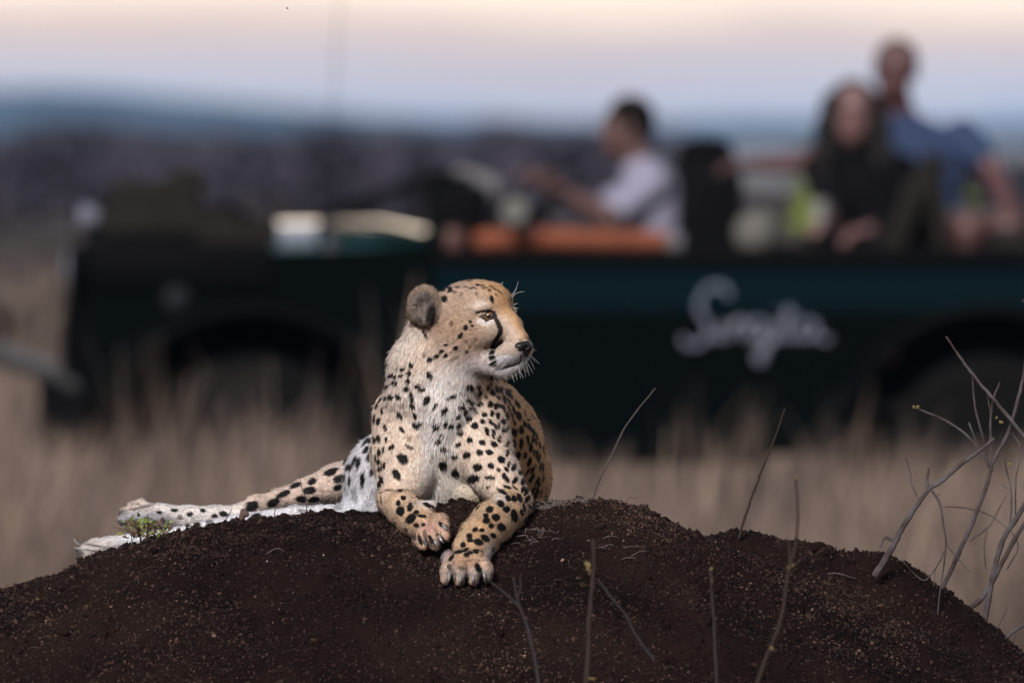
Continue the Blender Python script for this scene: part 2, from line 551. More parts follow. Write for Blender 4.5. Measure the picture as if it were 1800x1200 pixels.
far_tree("green_shrub", 1680, 86, 318, 60, "yellow-green leafy shrub behind the man's elbow", "shrub", m_leaf_green, "green shrubs behind the vehicle", base_frac=.2)

# tall dry grass around the vehicle
def grass(n, xr, yr, hr, wr, seed, ok=None):
    r = np.random.default_rng(seed)
    x = r.uniform(*xr, n); y = r.uniform(*yr, n)
    cl = vnoise(np.stack([x * 2.4, y * .8, 0 * x], -1))
    keep = r.random(n) < .62 + .5 * cl
    if ok is not None: keep &= ok(x, y)
    x, y, cl = x[keep], y[keep], cl[keep]; n = len(x)
    h = r.uniform(*hr, n) * (1 + .5 * cl); w_ = r.uniform(*wr, n)
    a = r.uniform(0, 2 * math.pi, n); lean = r.uniform(.05, .45, n) * h
    fa = r.normal(0, .5, n)
    b = np.stack([x, y, 0 * x - .02], -1)
    s = np.stack([np.cos(fa), np.sin(fa), 0 * x], -1) * w_[:, None] / 2
    dirv = np.stack([np.cos(a) + .35, np.sin(a), 0 * x], -1) * lean[:, None]
    m = b + np.array((0, 0, 1)) * (h * .6)[:, None] + dirv * .35
    t = b + np.array((0, 0, 1)) * h[:, None] + dirv
    V = np.stack([b - s, b + s, m + s * .8, m - s * .8, t + s * .25, t - s * .25], 1).reshape(-1, 3)
    F = np.array([(0, 1, 2, 3), (3, 2, 4, 5)])[None] + 6 * np.arange(n)[:, None, None]
    c = np.array((.118, .088, .069)) * r.lognormal(0, .45, n)[:, None] * (1 + .25 * cl[:, None])
    mixg = (r.random(n) < .25)[:, None]
    c = np.where(mixg, c * np.array((.8, .82, .95)), c)
    return V, F.reshape(-1, 4), np.repeat(c, 6, 0)
m_grass = mat("dry_grass", rough=.8, attr="col", spec=.15)
def put_grass(name, parts):
    vs, fs, cs, k = [], [], [], 0
    for V, F, c in parts:
        vs.append(V); fs.append(F + k); cs.append(c); k += len(V)
    o = mesh_from(name, np.vstack(vs), np.vstack(fs), m_grass, smooth=False); set_col(o, np.clip(np.vstack(cs), 0, .8)); o["kind"] = "stuff"
off_car = lambda x, y: ~((x > -1.75) & (y > 43.85) & (y < 46.0))
rg = np.random.default_rng(3)
tall = []
for (px_, D, hp_, k) in ((690, 42.9, .85, 8), (1290, 42.4, 1.02, 46), (1220, 42.8, .85, 40), (520, 42.3, .6, 6), (262, 42.8, .62, 26), (1560, 42.6, .62, 40), (400, 42.5, .5, 20), (1420, 42.8, .7, 30)):
    x = (px_ - 900) / FPX * D
    tall.append(grass(k * 2, (x - .14, x + .14), (D - .15, D + .15), (hp_ * .7, hp_ * 1.15), (.004, .009), int(px_)))
put_grass("dry_grass", [grass(18000, (-3.6, 3.9), (35.5, 40.6), (.26, .44), (.006, .012), 21), grass(13000, (-3.6, 3.9), (40.6, 43.6), (.25, .47), (.006, .012), 24),
                        grass(14000, (-3.6, -.5), (43.8, 62), (.22, .48), (.008, .016), 22, off_car),
                        grass(9000, (3.9, 10.5), (34, 50), (.24, .5), (.007, .014), 31), grass(9000, (-10, -3.6), (34, 50), (.24, .5), (.007, .014), 32),
                        grass(24000, (-9, 9.5), (46.2, 95), (.3, .62), (.012, .028), 23)] + tall)

# the air: pale dusk haze
hz = bpy.data.materials.new("haze"); hz.use_nodes = True
hn_ = hz.node_tree; hn_.nodes.clear()
ho = hn_.nodes.new("ShaderNodeOutputMaterial"); pv = hn_.nodes.new("ShaderNodeVolumePrincipled")
pv.inputs["Color"].default_value = (.34, .62, 1.0, 1); pv.inputs["Anisotropy"].default_value = .25; pv.inputs["Density"].default_value = 0.95e-4
hn_.links.new(pv.outputs[0], ho.inputs["Volume"])
hb = MB().box((0, 2800, 13.5), (15000, 7400, 31)).build("haze", hz, None, smooth=False); hb["kind"] = "stuff"
# ------------------------------------------------------------------ termite mound of dark soil
CX = [(-3000, 3600), (-1500, 2300), (-700, 1520), (-400, 1250), (-150, 1092), (0, 1042), (130, 990), (200, 962), (300, 938), (420, 925), (560, 905), (620, 906), (680, 906), (760, 893), (815, 880), (850, 882), (900, 890), (950, 885), (1018, 882), (1064, 886), (1131, 906), (1208, 933), (1306, 964), (1383, 991), (1461, 1030), (1500, 1050), (1613, 1100), (1720, 1155), (1800, 1200), (2000, 1330), (2600, 1800), (3200, 2300), (4500, 3400)]
RX = [(1150, 1050), (1200, 975), (1267, 938), (1344, 943), (1405, 952), (1459, 960), (1473, 973), (1533, 984), (1597, 1008), (1650, 1043), (1720, 1088), (1773, 1128), (1800, 1148), (2000, 1290), (2600, 1760), (4500, 3400)]
def gy(x, d):
    """photo pixel row at which the soil surface shows, for column x and depth d"""
    x = np.asarray(x, float); d = np.asarray(d, float)
    c = np.interp(x, *zip(*CX))
    t = np.maximum(-40 - d, 0)
    front = .45 * t + .0001 * t * t
    tb = np.maximum(d - 40, 0)
    back = .045 * tb + .00030 * np.maximum(d - 650, 0) ** 1.45 * (d > 650)
    back = back + np.clip((x - 1150) / 250, 0, 1) * np.clip(tb / 120, 0, 1) * 40 * (x > 1150)
    y = c + front + back
    r = np.interp(x, *zip(*RX)) + ((d - 240) / 85.0) ** 2 * 22
    r = np.where(x < 1150, 1e5, r)
    k = 12.0
    h_ = np.maximum(k - np.abs(y - r), 0) / k
    return np.minimum(y, r) - h_ * h_ * k * .25

def axis_fine(a, b, step, lo, hi, grow=1.12):
    mid = list(np.arange(a, b, step)); L, s = [], step
    x = mid[0]
    while x > lo: s *= grow; x -= s; L.append(x)
    R, s, x = [], step, mid[-1]
    while x < hi: s *= grow; x += s; R.append(x)
    return np.array(L[::-1] + mid + R)
gxs = axis_fine(-60, 1860, 3.0, -2600, 4200)
gds = axis_fine(-760, 330, 3.2, -3600, 3300)
GX, GD = np.meshgrid(gxs, gds, indexing='ij')
GY = gy(GX, GD)
GW = W(GX, GY, GD)
def soil_rel(P):
    """height added to the soil surface, metres; P world positions"""
    a = fbm(P * 4.5, 2) * .018 + fbm(P * 12.0, 2) * .009 + fbm(P * 25.0, 3) * .0075 + fbm(P * 70.0, 2) * .0048
    a = a + np.maximum(vnoise(P * 130.0 + 5), 0) ** 2 * .005 + vnoise(P * 260.0) * .0012
    return a
PAWS = np.array([(823, 1000, -330), (845, 940, -225), (765, 930, -230), (728, 905, -120), (690, 890, -60), (900, 890, -90), (620, 905, 350), (450, 915, 330)])
def paw_mask(X, D_, r=75.0):
    m = np.ones_like(X)
    for x, _, d in PAWS:
        m = m * (1 - .88 * np.exp(-(((X - x) / r) ** 2 + ((D_ - d) / r) ** 2)))
    return m
rel = soil_rel(GW) * paw_mask(GX, GD)
step_near = (GX > -300) & (GX < 2100)
GW[..., 2] += rel * np.where(step_near, 1, .6) * (GD < 1500)
GW[..., 2] = np.maximum(GW[..., 2], -.3)
nx, nd = GX.shape
idx = np.arange(nx * nd).reshape(nx, nd)
mq = np.stack([idx[:-1, :-1], idx[1:, :-1], idx[1:, 1:], idx[:-1, 1:]], -1).reshape(-1, 4)
m_soil = mat("soil", (.0130, .0074, .0060), .95, spec=.03, noise=(5, (.0038, .0026, .0023), .9), bump=(420, .7, .003))
MO = thing("termite_mound", tuple(W(900, 1600, 300)), "broad mound of dark crumbly soil that the cheetah lies on", "termite mound")
mound = mesh_from("soil", GW.reshape(-1, 3), mq, m_soil, MO)

def soil_point(x, d):
    x = np.asarray(x, float); d = np.asarray(d, float)
    p = W(x, gy(x, d), d)
    p[..., 2] += soil_rel(p) * paw_mask(x, d)
    return p

# crumbs of soil, thousands: one part
NG = 140000
gx_ = rng.uniform(-60, 1860, NG); gd_ = rng.uniform(-760, 330, NG) ; 
half = rng.random(NG) < .25
gd_[half] = rng.uniform(-120, 120, half.sum())
npw = 9000                                    # loose soil pushed up round the fore paws and forearms
pk = rng.integers(0, 5, npw); an_p = rng.uniform(0, 2 * math.pi, npw); rp_ = rng.uniform(24, 58, npw)
gx_[:npw] = PAWS[pk, 0] + rp_ * np.cos(an_p); gd_[:npw] = PAWS[pk, 2] + rp_ * np.sin(an_p)
gp = soil_point(gx_, gd_)
gp[:npw, 2] += .007 * np.exp(-((rp_ - 36) / 14) ** 2) * rng.random(npw)
sz = rng.lognormal(math.log(.0016), .45, NG); sz = np.clip(sz, .0009, .009)
octv = np.array([(1, 0, 0), (-1, 0, 0), (0, 1, 0), (0, -1, 0), (0, 0, 1), (0, 0, -1)], float)
octf = np.array([(0, 2, 4), (2, 1, 4), (1, 3, 4), (3, 0, 4), (2, 0, 5), (1, 2, 5), (3, 1, 5), (0, 3, 5)])
gv = octv[None] * rng.uniform(.55, 1.35, (NG, 6, 1)) * sz[:, None, None] * rng.uniform(.6, 1.3, (NG, 1, 3))
A = rng.normal(size=(NG, 3, 3)); Qm, _ = np.linalg.qr(A)
gv = np.einsum('nij,nkj->nki', Qm, gv) + gp[:, None, :] + np.array((0, 0, .0006))
gf = (octf[None] + 6 * np.arange(NG)[:, None, None]).reshape(-1, 3)
gcol = np.array((.0160, .0092, .0073)) * rng.lognormal(0, .65, NG)[:, None] * np.exp(fbm(gp * 5.0, 3) * .75)[:, None]
pale = (rng.random(NG) < .04) & (sz < .0019)
gcol[pale] = np.array((.070, .050, .042)) * rng.lognormal(0, .7, pale.sum())[:, None]
m_crumb = mat("crumb", rough=.85, attr="col", spec=.10)
cr_o = mesh_from("soil_crumbs", gv.reshape(-1, 3), gf, m_crumb, MO, smooth=False)
cr_o["kind"] = "stuff"
set_col(cr_o, np.repeat(np.clip(gcol, 0, .5), 6, 0))

# clods that stand out of the surface
NCL = 450
cx_ = rng.uniform(-40, 1840, NCL); cd_ = rng.uniform(-740, 300, NCL)
keep = np.min(np.hypot(cx_[:, None] - PAWS[None, :, 0], cd_[:, None] - PAWS[None, :, 2]), axis=1) > 60
cx_, cd_ = cx_[keep], cd_[keep]; NCL = len(cx_)
cp_ = soil_point(cx_, cd_)
bm = bmesh.new(); bmesh.ops.create_icosphere(bm, subdivisions=2, radius=1); bm.verts.index_update()
iv = np.array([v.co[:] for v in bm.verts]); if_ = np.array([[v.index for v in f.verts] for f in bm.faces]); bm.free()
cs_ = np.clip(rng.lognormal(math.log(.0052), .35, NCL), .003, .013)
cv_ = iv[None] * cs_[:, None, None] * rng.uniform(.6, 1.25, (NCL, 1, 3)) * (1 + .35 * vnoise(iv[None] * 1.9 + rng.uniform(0, 99, (NCL, 1, 1))))[..., None]
cv_ = cv_ + cp_[:, None, :]
clods = mesh_from("clods", cv_.reshape(-1, 3), (if_[None] + len(iv) * np.arange(NCL)[:, None, None]).reshape(-1, 3), m_soil, MO, smooth=False)
clods["kind"] = "stuff"
# ------------------------------------------------------------------ open game-viewing vehicle, facing left
VY = 44.0
def vx(px): return (px - 900) / FPX * VY
def vz(py): return CAM_Z - (py - 240) / FPX * VY
def bounds(*a): return a
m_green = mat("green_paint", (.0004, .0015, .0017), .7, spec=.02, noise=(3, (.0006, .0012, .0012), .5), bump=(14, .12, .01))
m_strip = mat("shoulder_sky_sheen", (.0016, .0062, .0082), .85, spec=.01)  # lighter copy of the body green, sky reflection put into its colour
m_black = mat("black_metal", (.0012, .0012, .0016), .7, spec=.05, bump=(60, .2, .002))
m_rub = mat("rubber", (.003, .003, .003), .9, spec=.1, bump=(80, .4, .004))
m_grey = mat("galvanised_metal", (.045, .045, .047), .6, metal=.3)
m_chrome = mat("lamp_glass", (.13, .135, .17), .6, metal=.1)
m_canvas = mat("olive_canvas", (.016, .0145, .0125), .9, spec=.05, noise=(20, (.010, .009, .008), .7), bump=(200, .4, .002))
m_blk_canvas = mat("black_canvas", (.0012, .0012, .0015), .9, spec=.1, bump=(150, .4, .002))
m_orange = mat("orange_brown_canvas", (.175, .042, .013), .8, noise=(12, (.12, .028, .009), .7), bump=(30, .5, .01))
m_white = mat("white_lettering", (.095, .11, .145), .5)
m_red = mat("dark_red_plastic", (.06, .014, .008), .5)
m_grey_cloth = mat("grey_cloth", (.10, .10, .105), .85, bump=(60, .4, .004))
VN_, VF = VY, VY + 1.78                   # near and far side planes
VM = (VN_ + VF) / 2
CAR = thing("safari_vehicle", (0.6, VM, 0), "open dark green game-viewing vehicle standing in dry grass behind the mound", "vehicle")
def arc(cx, cz, r, a0, a1, n=12):
    return [(cx + r * math.cos(math.radians(a)), cz + r * math.sin(math.radians(a))) for a in np.linspace(a0, a1, n)]
WX1, WX2, WZ, WR = vx(445), vx(1740), .40, .40
XR = vx(2260)
# side panels with wheel arch openings
def side_outline():
    o = [(vx(760), vz(545)), (XR, vz(545)), (XR, .62)]
    o += [(WX2 + .56, .62)] + arc(WX2, WZ, .56, 22, 158, 14) + [(WX2 - .56, .52), (vx(1500), .42), (vx(770), .42)]
    return o
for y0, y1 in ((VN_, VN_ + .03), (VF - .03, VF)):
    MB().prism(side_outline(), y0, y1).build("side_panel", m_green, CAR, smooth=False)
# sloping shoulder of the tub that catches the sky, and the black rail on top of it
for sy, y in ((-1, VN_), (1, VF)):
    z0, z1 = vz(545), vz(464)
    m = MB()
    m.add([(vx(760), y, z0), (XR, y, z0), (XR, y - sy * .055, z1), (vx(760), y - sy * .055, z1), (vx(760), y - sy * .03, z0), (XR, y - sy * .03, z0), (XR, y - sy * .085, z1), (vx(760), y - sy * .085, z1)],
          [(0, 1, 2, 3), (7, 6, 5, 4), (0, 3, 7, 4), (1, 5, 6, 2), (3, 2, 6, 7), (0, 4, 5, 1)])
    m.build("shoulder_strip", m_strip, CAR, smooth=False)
    MB().box((.5 * (vx(762) + XR), y - sy * .075, vz(452)), (XR - vx(762), .10, .07), bevel=.015).build("top_rail", m_black, CAR)
MB().box((.5 * (vx(770) + XR), VM, .60), (XR - vx(770), 1.7, .06)).build("floor_pan", m_black, CAR)
MB().box((XR, VM, .5 * (.62 + vz(452))), (.05, 1.7, vz(452) - .62)).build("tailgate", m_green, CAR)
MB().box((vx(768), VM, .95), (.06, 1.66, .72)).build("firewall", m_black, CAR)
for y in (VM - .42, VM + .42):
    MB().box((.5 * (vx(150) + XR), y, .5), (XR - vx(150), .08, .14), bevel=.01).build("chassis_rail", m_black, CAR)
# nose: bonnet, wings, grille
def wing_outline():
    return [(vx(150), vz(470)), (vx(200), vz(452)), (vx(765), vz(430)), (vx(765), .45), (WX1 + .60, .45)] + arc(WX1, WZ, .58, 8, 172, 14) + [(vx(160), .62)]
for y0, y1 in ((VN_ + .02, VN_ + .30), (VF - .30, VF - .02)):
    MB().prism(wing_outline(), y0, y1).build("wing", m_green, CAR, smooth=False)
for x0_, x1_ in ((vx(150), WX1 + .62), (WX2 - .6, WX2 + .6)):
    for y in (VN_ + .36, VF - .36):
        MB().box((.5 * (x0_ + x1_), y, .76), (x1_ - x0_, .03, .84)).build("wheel_well", m_black, CAR, smooth=False)
MB().box((vx(330), VM, .55), (1.2, .9, .35), bevel=.04).build("engine_sump", m_black, CAR)
MB().box((vx(1100), VN_ + .25, .46), (1.1, .3, .16), bevel=.02).build("sill_step", m_black, CAR)
MB().box((vx(1100), VF - .25, .46), (1.1, .3, .16), bevel=.02).build("sill_step", m_black, CAR)
# bonnet: crowned sheet with rounded near edge
nb_, mb_ = 26, 22
bx = np.linspace(vx(470), vx(768), nb_); by = np.linspace(-1, 1, mb_)
BX, BY = np.meshgrid(bx, by, indexing='ij')
tt = (BX - bx[0]) / (bx[-1] - bx[0])
top = vz(388) - .045 * np.clip((tt - .62) / .38, 0, 1) ** 1.3 * 1.2 - .01 * (1 - tt)
BZ = top - .095 * np.abs(BY) ** 3.2 - .02 * BY ** 2
BV = np.stack([BX, VM + BY * .87, BZ], -1).reshape(-1, 3)
ib = np.arange(nb_ * mb_).reshape(nb_, mb_)
bq = np.stack([ib[:-1, :-1], ib[1:, :-1], ib[1:, 1:], ib[:-1, 1:]], -1).reshape(-1, 4)
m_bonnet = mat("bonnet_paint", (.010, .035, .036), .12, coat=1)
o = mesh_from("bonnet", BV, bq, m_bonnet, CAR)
so = o.modifiers.new("thick", 'SOLIDIFY'); so.thickness = .02
MB().box((vx(320), VM, vz(465)), (vx(480) - vx(160), 1.80, .17), bevel=.03).build("nose_cover", m_black, CAR)
gr = MB().box((vx(152), VM, .86), (.06, 1.12, .46), bevel=.02).build("grille", m_black, CAR)
for k in range(7):
    MB().box((vx(152) - .035, VM, .68 + .06 * k), (.02, 1.0, .022)).build("grille_bar", m_black, gr)
for y in (VM - .68, VM + .68):
    h = MB().lathe((vx(140), y, vz(472)), (-1, 0, 0), [(.085, 0), (.095, .03), (.09, .05)], 20).build("headlight", m_black, CAR)
    MB().lathe((vx(140) - .05, y, vz(472)), (-1, 0, 0), [(.08, 0), (.06, .015), (.01, .022)], 20).build("lens", m_chrome, h)
MB().lathe((vx(310), VN_ + .015, vz(525)), (0, -1, 0), [(.05, 0), (.05, .02), (.03, .035)], 16).build("side_lamp", mat("side_lamp", (.015, .016, .02), .9, spec=.05), CAR)
# bumper and push bar
MB().box((vx(128), VM, .55), (.12, 1.62, .16), bevel=.03).build("bumper", m_black, CAR)
for y in (VM - .45, VM + .45):
    MB().tube(smooth_path([(vx(120), y, .5), (vx(112), y, .75), (vx(118), y, 1.0), (vx(140), y, 1.12)], 5), .028, 8).build("bull_bar", m_black, CAR)
MB().tube([(vx(116), VM - .5, .98), (vx(116), VM + .5, .98)], .026, 8).build("bull_bar", m_black, CAR)
MB().tube([(vx(-30), VM - .55, vz(622)), (vx(60), VM - .5, vz(655)), (vx(140), VM - .45, vz(690))], .030, 8).build("push_bar", m_grey, CAR)
MB().tube([(vx(-30), VM - .55, vz(622)), (vx(-34), VM + .45, vz(622))], .03, 8).build("push_bar", m_grey, CAR)
MB().tube([(vx(-30), VM + .45, vz(622)), (vx(60), VM + .42, vz(655)), (vx(140), VM + .4, vz(690))], .030, 8).build("push_bar", m_grey, CAR)
# tracker's seat on the nose
ts = MB().box((vx(262), VN_ + .42, vz(392)), (.42, .50, .12), bevel=.03).build("tracker_seat", m_canvas, CAR)
MB().box((vx(318), VN_ + .42, vz(355)), (.13, .48, .26), rot=('Y', .14), bevel=.03).build("backrest", m_canvas, ts)
MB().box((vx(245), VN_ + .42, vz(350)), (.26, .44, .15), bevel=.05).build("cushion", m_canvas, ts)
MB().box((vx(258), VN_ + .42, vz(450)), (.50, .50, .24), bevel=.03).build("seat_box", m_black, ts)
for x in (200, 320):
    for y in (VN_ + .24, VN_ + .6):
        MB().tube([(vx(x), y, vz(405)), (vx(x + 6), y, vz(470))], .02, 8).build("seat_leg", m_black, ts)
MB().tube([(vx(180), VN_ + .2, vz(445)), (vx(150), VN_ + .2, vz(560)), (vx(142), VN_ + .2, vz(690))], .02, 8).build("footrest_bar", m_black, ts)
sp_ = MB().lathe((vx(150), VN_ + .2, vz(382)), (-1, 0, .1), [(.02, -.05), (.045, -.02), (.05, .02), (.04, .03)], 18).build("spotlight", m_chrome, CAR)
# windscreen folded flat on the bonnet
ws = MB()
a_, b_ = Vector((vx(560), 0, vz(378))), Vector((vx(782), 0, vz(306)))
for y in (VN_ + .14, VF - .14):
    ws.tube([(a_.x, y, a_.z), (b_.x, y, b_.z)], .020, 8)
ws.tube([(a_.x, VN_ + .14, a_.z), (a_.x, VF - .14, a_.z)], .02, 8).tube([(b_.x, VN_ + .14, b_.z), (b_.x, VF - .14, b_.z)], .02, 8)
wso = ws.build("windscreen_frame", m_black, CAR)
m_glass = mat("glass", (.85, .9, .9), .03); m_glass.node_tree.nodes["Principled BSDF"].inputs["Transmission Weight"].default_value = 1
dxz = (b_ - a_); nrm_ = Vector((-dxz.z, 0, dxz.x)).normalized() * .003
MB().add([(a_.x, VN_ + .15, a_.z), (b_.x, VN_ + .15, b_.z), (b_.x, VF - .15, b_.z), (a_.x, VF - .15, a_.z)] + [(a_.x + nrm_.x, VN_ + .15, a_.z + nrm_.z), (b_.x + nrm_.x, VN_ + .15, b_.z + nrm_.z), (b_.x + nrm_.x, VF - .15, b_.z + nrm_.z), (a_.x + nrm_.x, VF - .15, a_.z + nrm_.z)],
         [(0, 1, 2, 3), (7, 6, 5, 4), (0, 4, 5, 1), (1, 5, 6, 2), (2, 6, 7, 3), (3, 7, 4, 0)]).build("windscreen_glass", m_glass, wso, smooth=False)
# dashboard, instruments and steering wheel
MB().box((vx(805), VM, vz(392)), (.24, 1.5, .30), bevel=.05).build("dashboard", m_black, CAR)
MB().box((vx(800), VM - .35, vz(330)), (.14, .34, .10), bevel=.03).build("instrument_binnacle", m_black, CAR)
MB().box((vx(835), VM + .30, vz(328)), (.20, .28, .12), rot=('Y', .3), bevel=.04).build("grey_pouch", m_grey_cloth, CAR)
MB().box((vx(792), VN_ + .1, vz(425)), (.10, .05, .10), bevel=.02).build("red_reflector", m_red, CAR)
sw = MB(); cc = Vector((vx(952), VM + .38, vz(372))); ax_ = Vector((-.55, 0, .83)).normalized(); u_ = Vector((0, 1, 0)); w__ = ax_.cross(u_)
sw.tube([cc + (u_ * math.cos(t) + w__ * math.sin(t)) * .19 for t in np.linspace(0, 2 * math.pi, 33)], .016, 8, cap=False)
for t in (0.3, 2.4, 4.5): sw.tube([cc, cc + (u_ * math.cos(t) + w__ * math.sin(t)) * .19], .012, 6)
sw.tube([cc, cc - ax_ * .3 + Vector((-.12, 0, 0))], .022, 8)
sw.build("steering_wheel", m_blk_canvas, CAR)
mr = MB().tube([(vx(905), VN_ + .08, vz(440)), (vx(905), VN_ - .1, vz(395))], .012, 6).build("mirror_arm", m_black, CAR)
MB().lathe((vx(905), VN_ - .12, vz(370)), (-.25, -1, .2), [(.02, -.03), (.05, -.02), (.054, .0), (.05, .01)], 18).build("mirror", mat("mirror_back", (.085, .085, .075), .8), mr)
# wheels
def wheel(x, y, sgn):
    w = MB().lathe((x, y - .11 * sgn, WZ), (0, sgn, 0), [(.22, 0), (.34, -.01), (.39, .02), (.402, .06), (.402, .16), (.39, .2), (.34, .23), (.22, .22)], 40).build("tyre", m_rub, CAR)
    MB().lathe((x, y - .10 * sgn, WZ), (0, sgn, 0), [(.23, .0), (.21, .03), (.12, .05), (.05, .02), (.05, .2)], 28).build("rim", m_black, w)
    for k in range(30):
        a = k * 2 * math.pi / 30
        MB().box((x + .402 * math.cos(a), y, WZ + .402 * math.sin(a)), (.02, .2, .03), rot=('Y', -a), bevel=.004).build("tread_block", m_rub, w)
for x in (WX1, WX2):
    wheel(x, VN_ + .14, 1); wheel(x, VF - .14, 1)
MB().tube([(WX1, VN_ + .2, WZ), (WX1, VF - .2, WZ)], .05, 10).build("axle", m_black, CAR)
MB().tube([(WX2, VN_ + .2, WZ), (WX2, VF - .2, WZ)], .05, 10).build("axle", m_black, CAR)
# flared arch lips
for x in (WX1, WX2):
    for y in (VN_ - .01, VF + .01):
        MB().tube([(px_, y, pz) for px_, pz in arc(x, WZ, .58, 5, 175, 20)], .024, 8).build("arch_flare", m_black, CAR)
# aerial
an_ = MB().lathe((vx(580), VN_ + .05, vz(440)), (0, -.3, 1), [(.03, -.03), (.03, .02), (.012, .06)], 12).build("aerial_base", mat("aerial_base", (.05, .055, .07), .5), CAR)
MB().tube([(vx(580), VN_ + .05, vz(430)), (vx(586), VN_ + .05, vz(200)), (vx(600), VN_ + .05, vz(-60))], (.0035, .002), 6).build("aerial", m_black, an_)
# seats
def seat(xpx, y, zbase, ztop, wdt, lab, m, lean=.12, thick=.12, xs_=.42):
    z0, z1 = vz(zbase), vz(ztop); x = vx(xpx)
    c = MB().box((x - xs_ * .45, y, z0), (xs_, wdt, .12), bevel=.035).build("seat", m, CAR)
    MB().box((x + .02, y, .5 * (z0 + z1)), (thick, wdt * .94, z1 - z0 + .06), rot=('Y', lean), bevel=.05).build("backrest", m, c)
    MB().box((x - xs_ * .45, y, .5 * (z0 + .62)), (xs_ * .8, wdt * .9, z0 - .62), bevel=.01).build("seat_box", m_black, c)
    return c
seat(1250, VM - .38, 462, 320, .5, "", m_blk_canvas, .05, .21)
hr = seat(1245, VM + .38, 462, 300, .5, "", m_blk_canvas, .05, .25)
MB().box((vx(1250), VM + .38, vz(290)), (.24, .34, .22), bevel=.09).build("headrest", m_blk_canvas, hr)
seat(1600, VM, 440, 330, 1.35, "", m_canvas, .10, .12)
seat(1925, VM + .1, 430, 250, 1.35, "", m_canvas, .10, .12)
MB().tube([(vx(1570), VN_ + .1, vz(440)), (vx(1600), VN_ + .1, vz(370)), (vx(1650), VN_ + .1, vz(275)), (vx(1660), VN_ + .1, vz(300))], .05, 8).build("grab_bar", m_canvas, CAR)
MB().tube([(vx(1660), VN_ + .08, vz(440)), (vx(1640), VN_ + .08, vz(290))], .035, 8).build("grab_bar", m_canvas, CAR)

# lettering on the side: script strokes
LT = [[(1283, 522), (1272, 505), (1250, 504), (1233, 522), (1229, 545), (1240, 562), (1246, 582), (1233, 603), (1208, 606), (1200, 592)],
      [(1246, 590), (1262, 592), (1270, 570), (1268, 592), (1280, 594)],
      [(1284, 592), (1286, 566), (1287, 578), (1300, 564), (1310, 570), (1310, 592), (1318, 592)],
      [(1344, 570), (1330, 563), (1320, 576), (1326, 592), (1341, 588), (1346, 566), (1346, 600), (1340, 634), (1330, 628), (1352, 606), (1362, 590)],
      [(1366, 566), (1366, 590), (1378, 594)], [(1366, 545), (1367, 549)],
      [(1388, 540), (1382, 575), (1388, 594), (1402, 590)], [(1374, 556), (1402, 554)],
      [(1432, 570), (1416, 566), (1404, 580), (1412, 594), (1428, 588), (1434, 568), (1436, 588), (1452, 598), (1458, 592)]]
for st in LT:
    st = smooth_path([(a, b, 0) for a, b in st], 5)
    P3 = [(vx(a), VN_ - .004 + (.055 * (545 - b) / 81 - .003 if b < 545 else 0), vz(b)) for a, b, _ in st]
    MB().tube(P3, [.008] + [.0115] * (len(P3) - 2) + [.007], 6).build("letter_stroke", m_white, CAR)

# luggage on and in the vehicle
rl = MB()
P = smooth_path([(vx(385), VN_ + .15, vz(415)), (vx(385), VN_ + .5, vz(412)), (vx(388), VN_ + 1.0, vz(415))], 6)
rl.tube(P, [.085, .11, .10, .11, .10, .11, .10, .11, .10, .11, .105, .11, .085][:len(P)] , 14)
bo = thing("bedroll", (vx(385), VN_ + .5, vz(440)), "grey-brown rolled canvas tied on the vehicle's nose behind the tracker's seat", "roll")
rl.build("roll", m_canvas, bo)
rl2 = MB().tube([(vx(455), VN_ + .14, vz(412)), (vx(455), VN_ + .9, vz(412))], .075, 14); rl2.build("roll", m_canvas, bo)
for y in (.3, .75):
    MB().tube([(vx(385) + .115 * math.cos(t), VN_ + y, vz(413) + .115 * math.sin(t)) for t in np.linspace(0, 6.28, 17)], .008, 5).build("strap", m_black, bo)
bk = thing("rolled_blanket", (vx(1005), VN_ + .06, vz(445)), "orange-brown rolled blanket lying along the door sill beside the driver", "blanket")
P = smooth_path([(vx(835), VN_ + .05, vz(424)), (vx(930), VN_ + .045, vz(419)), (vx(1050), VN_ + .05, vz(422)), (vx(1172), VN_ + .05, vz(424))], 8)
MB().tube(P, [.03] + [.040 + .003 * math.sin(i * 1.7) for i in range(len(P) - 2)] + [.03], 12).build("roll", m_orange, bk)
MB().tube([(vx(1172), VN_ + .05, vz(424)), (vx(1198), VN_ + .05, vz(428))], (.04, .034), 10).build("rolled_end", m_grey_cloth, bk)
for x in (900, 1100):
    MB().tube([(vx(x), VN_ + .05 + .05 * math.cos(t), vz(421) + .05 * math.sin(t)) for t in np.linspace(0, 6.28, 13)], .005, 5).build("strap", m_orange, bk)
bg = thing("bag", (vx(1330), VN_ + .3, vz(445)), "pale beige cloth bag on the seat between the driver's seat and the woman", "bag")
BS = Sdf((-.16, -.14, -.02), (.16, .14, .24), .008)
BS.ell((0, 0, .08), (.085, .08, .085), k=.03); BS.ell((.03, .02, .12), (.05, .05, .05), k=.03)
v_, q_ = BS.mesh(); v_ = v_ + np.array((vx(1330), VN_ + .3, vz(448))); q_, _, _ = face_normals_out(v_, q_)
m_beige = mat("beige_cloth", (.09, .085, .075), .9, bump=(50, .5, .01))
mesh_from("sack", v_, q_, m_beige, bg)
MB().tube(smooth_path([(vx(1322), VN_ + .3, vz(400)), (vx(1330), VN_ + .3, vz(385)), (vx(1340), VN_ + .3, vz(400))], 5), .008, 6).build("handle", m_beige, bg)
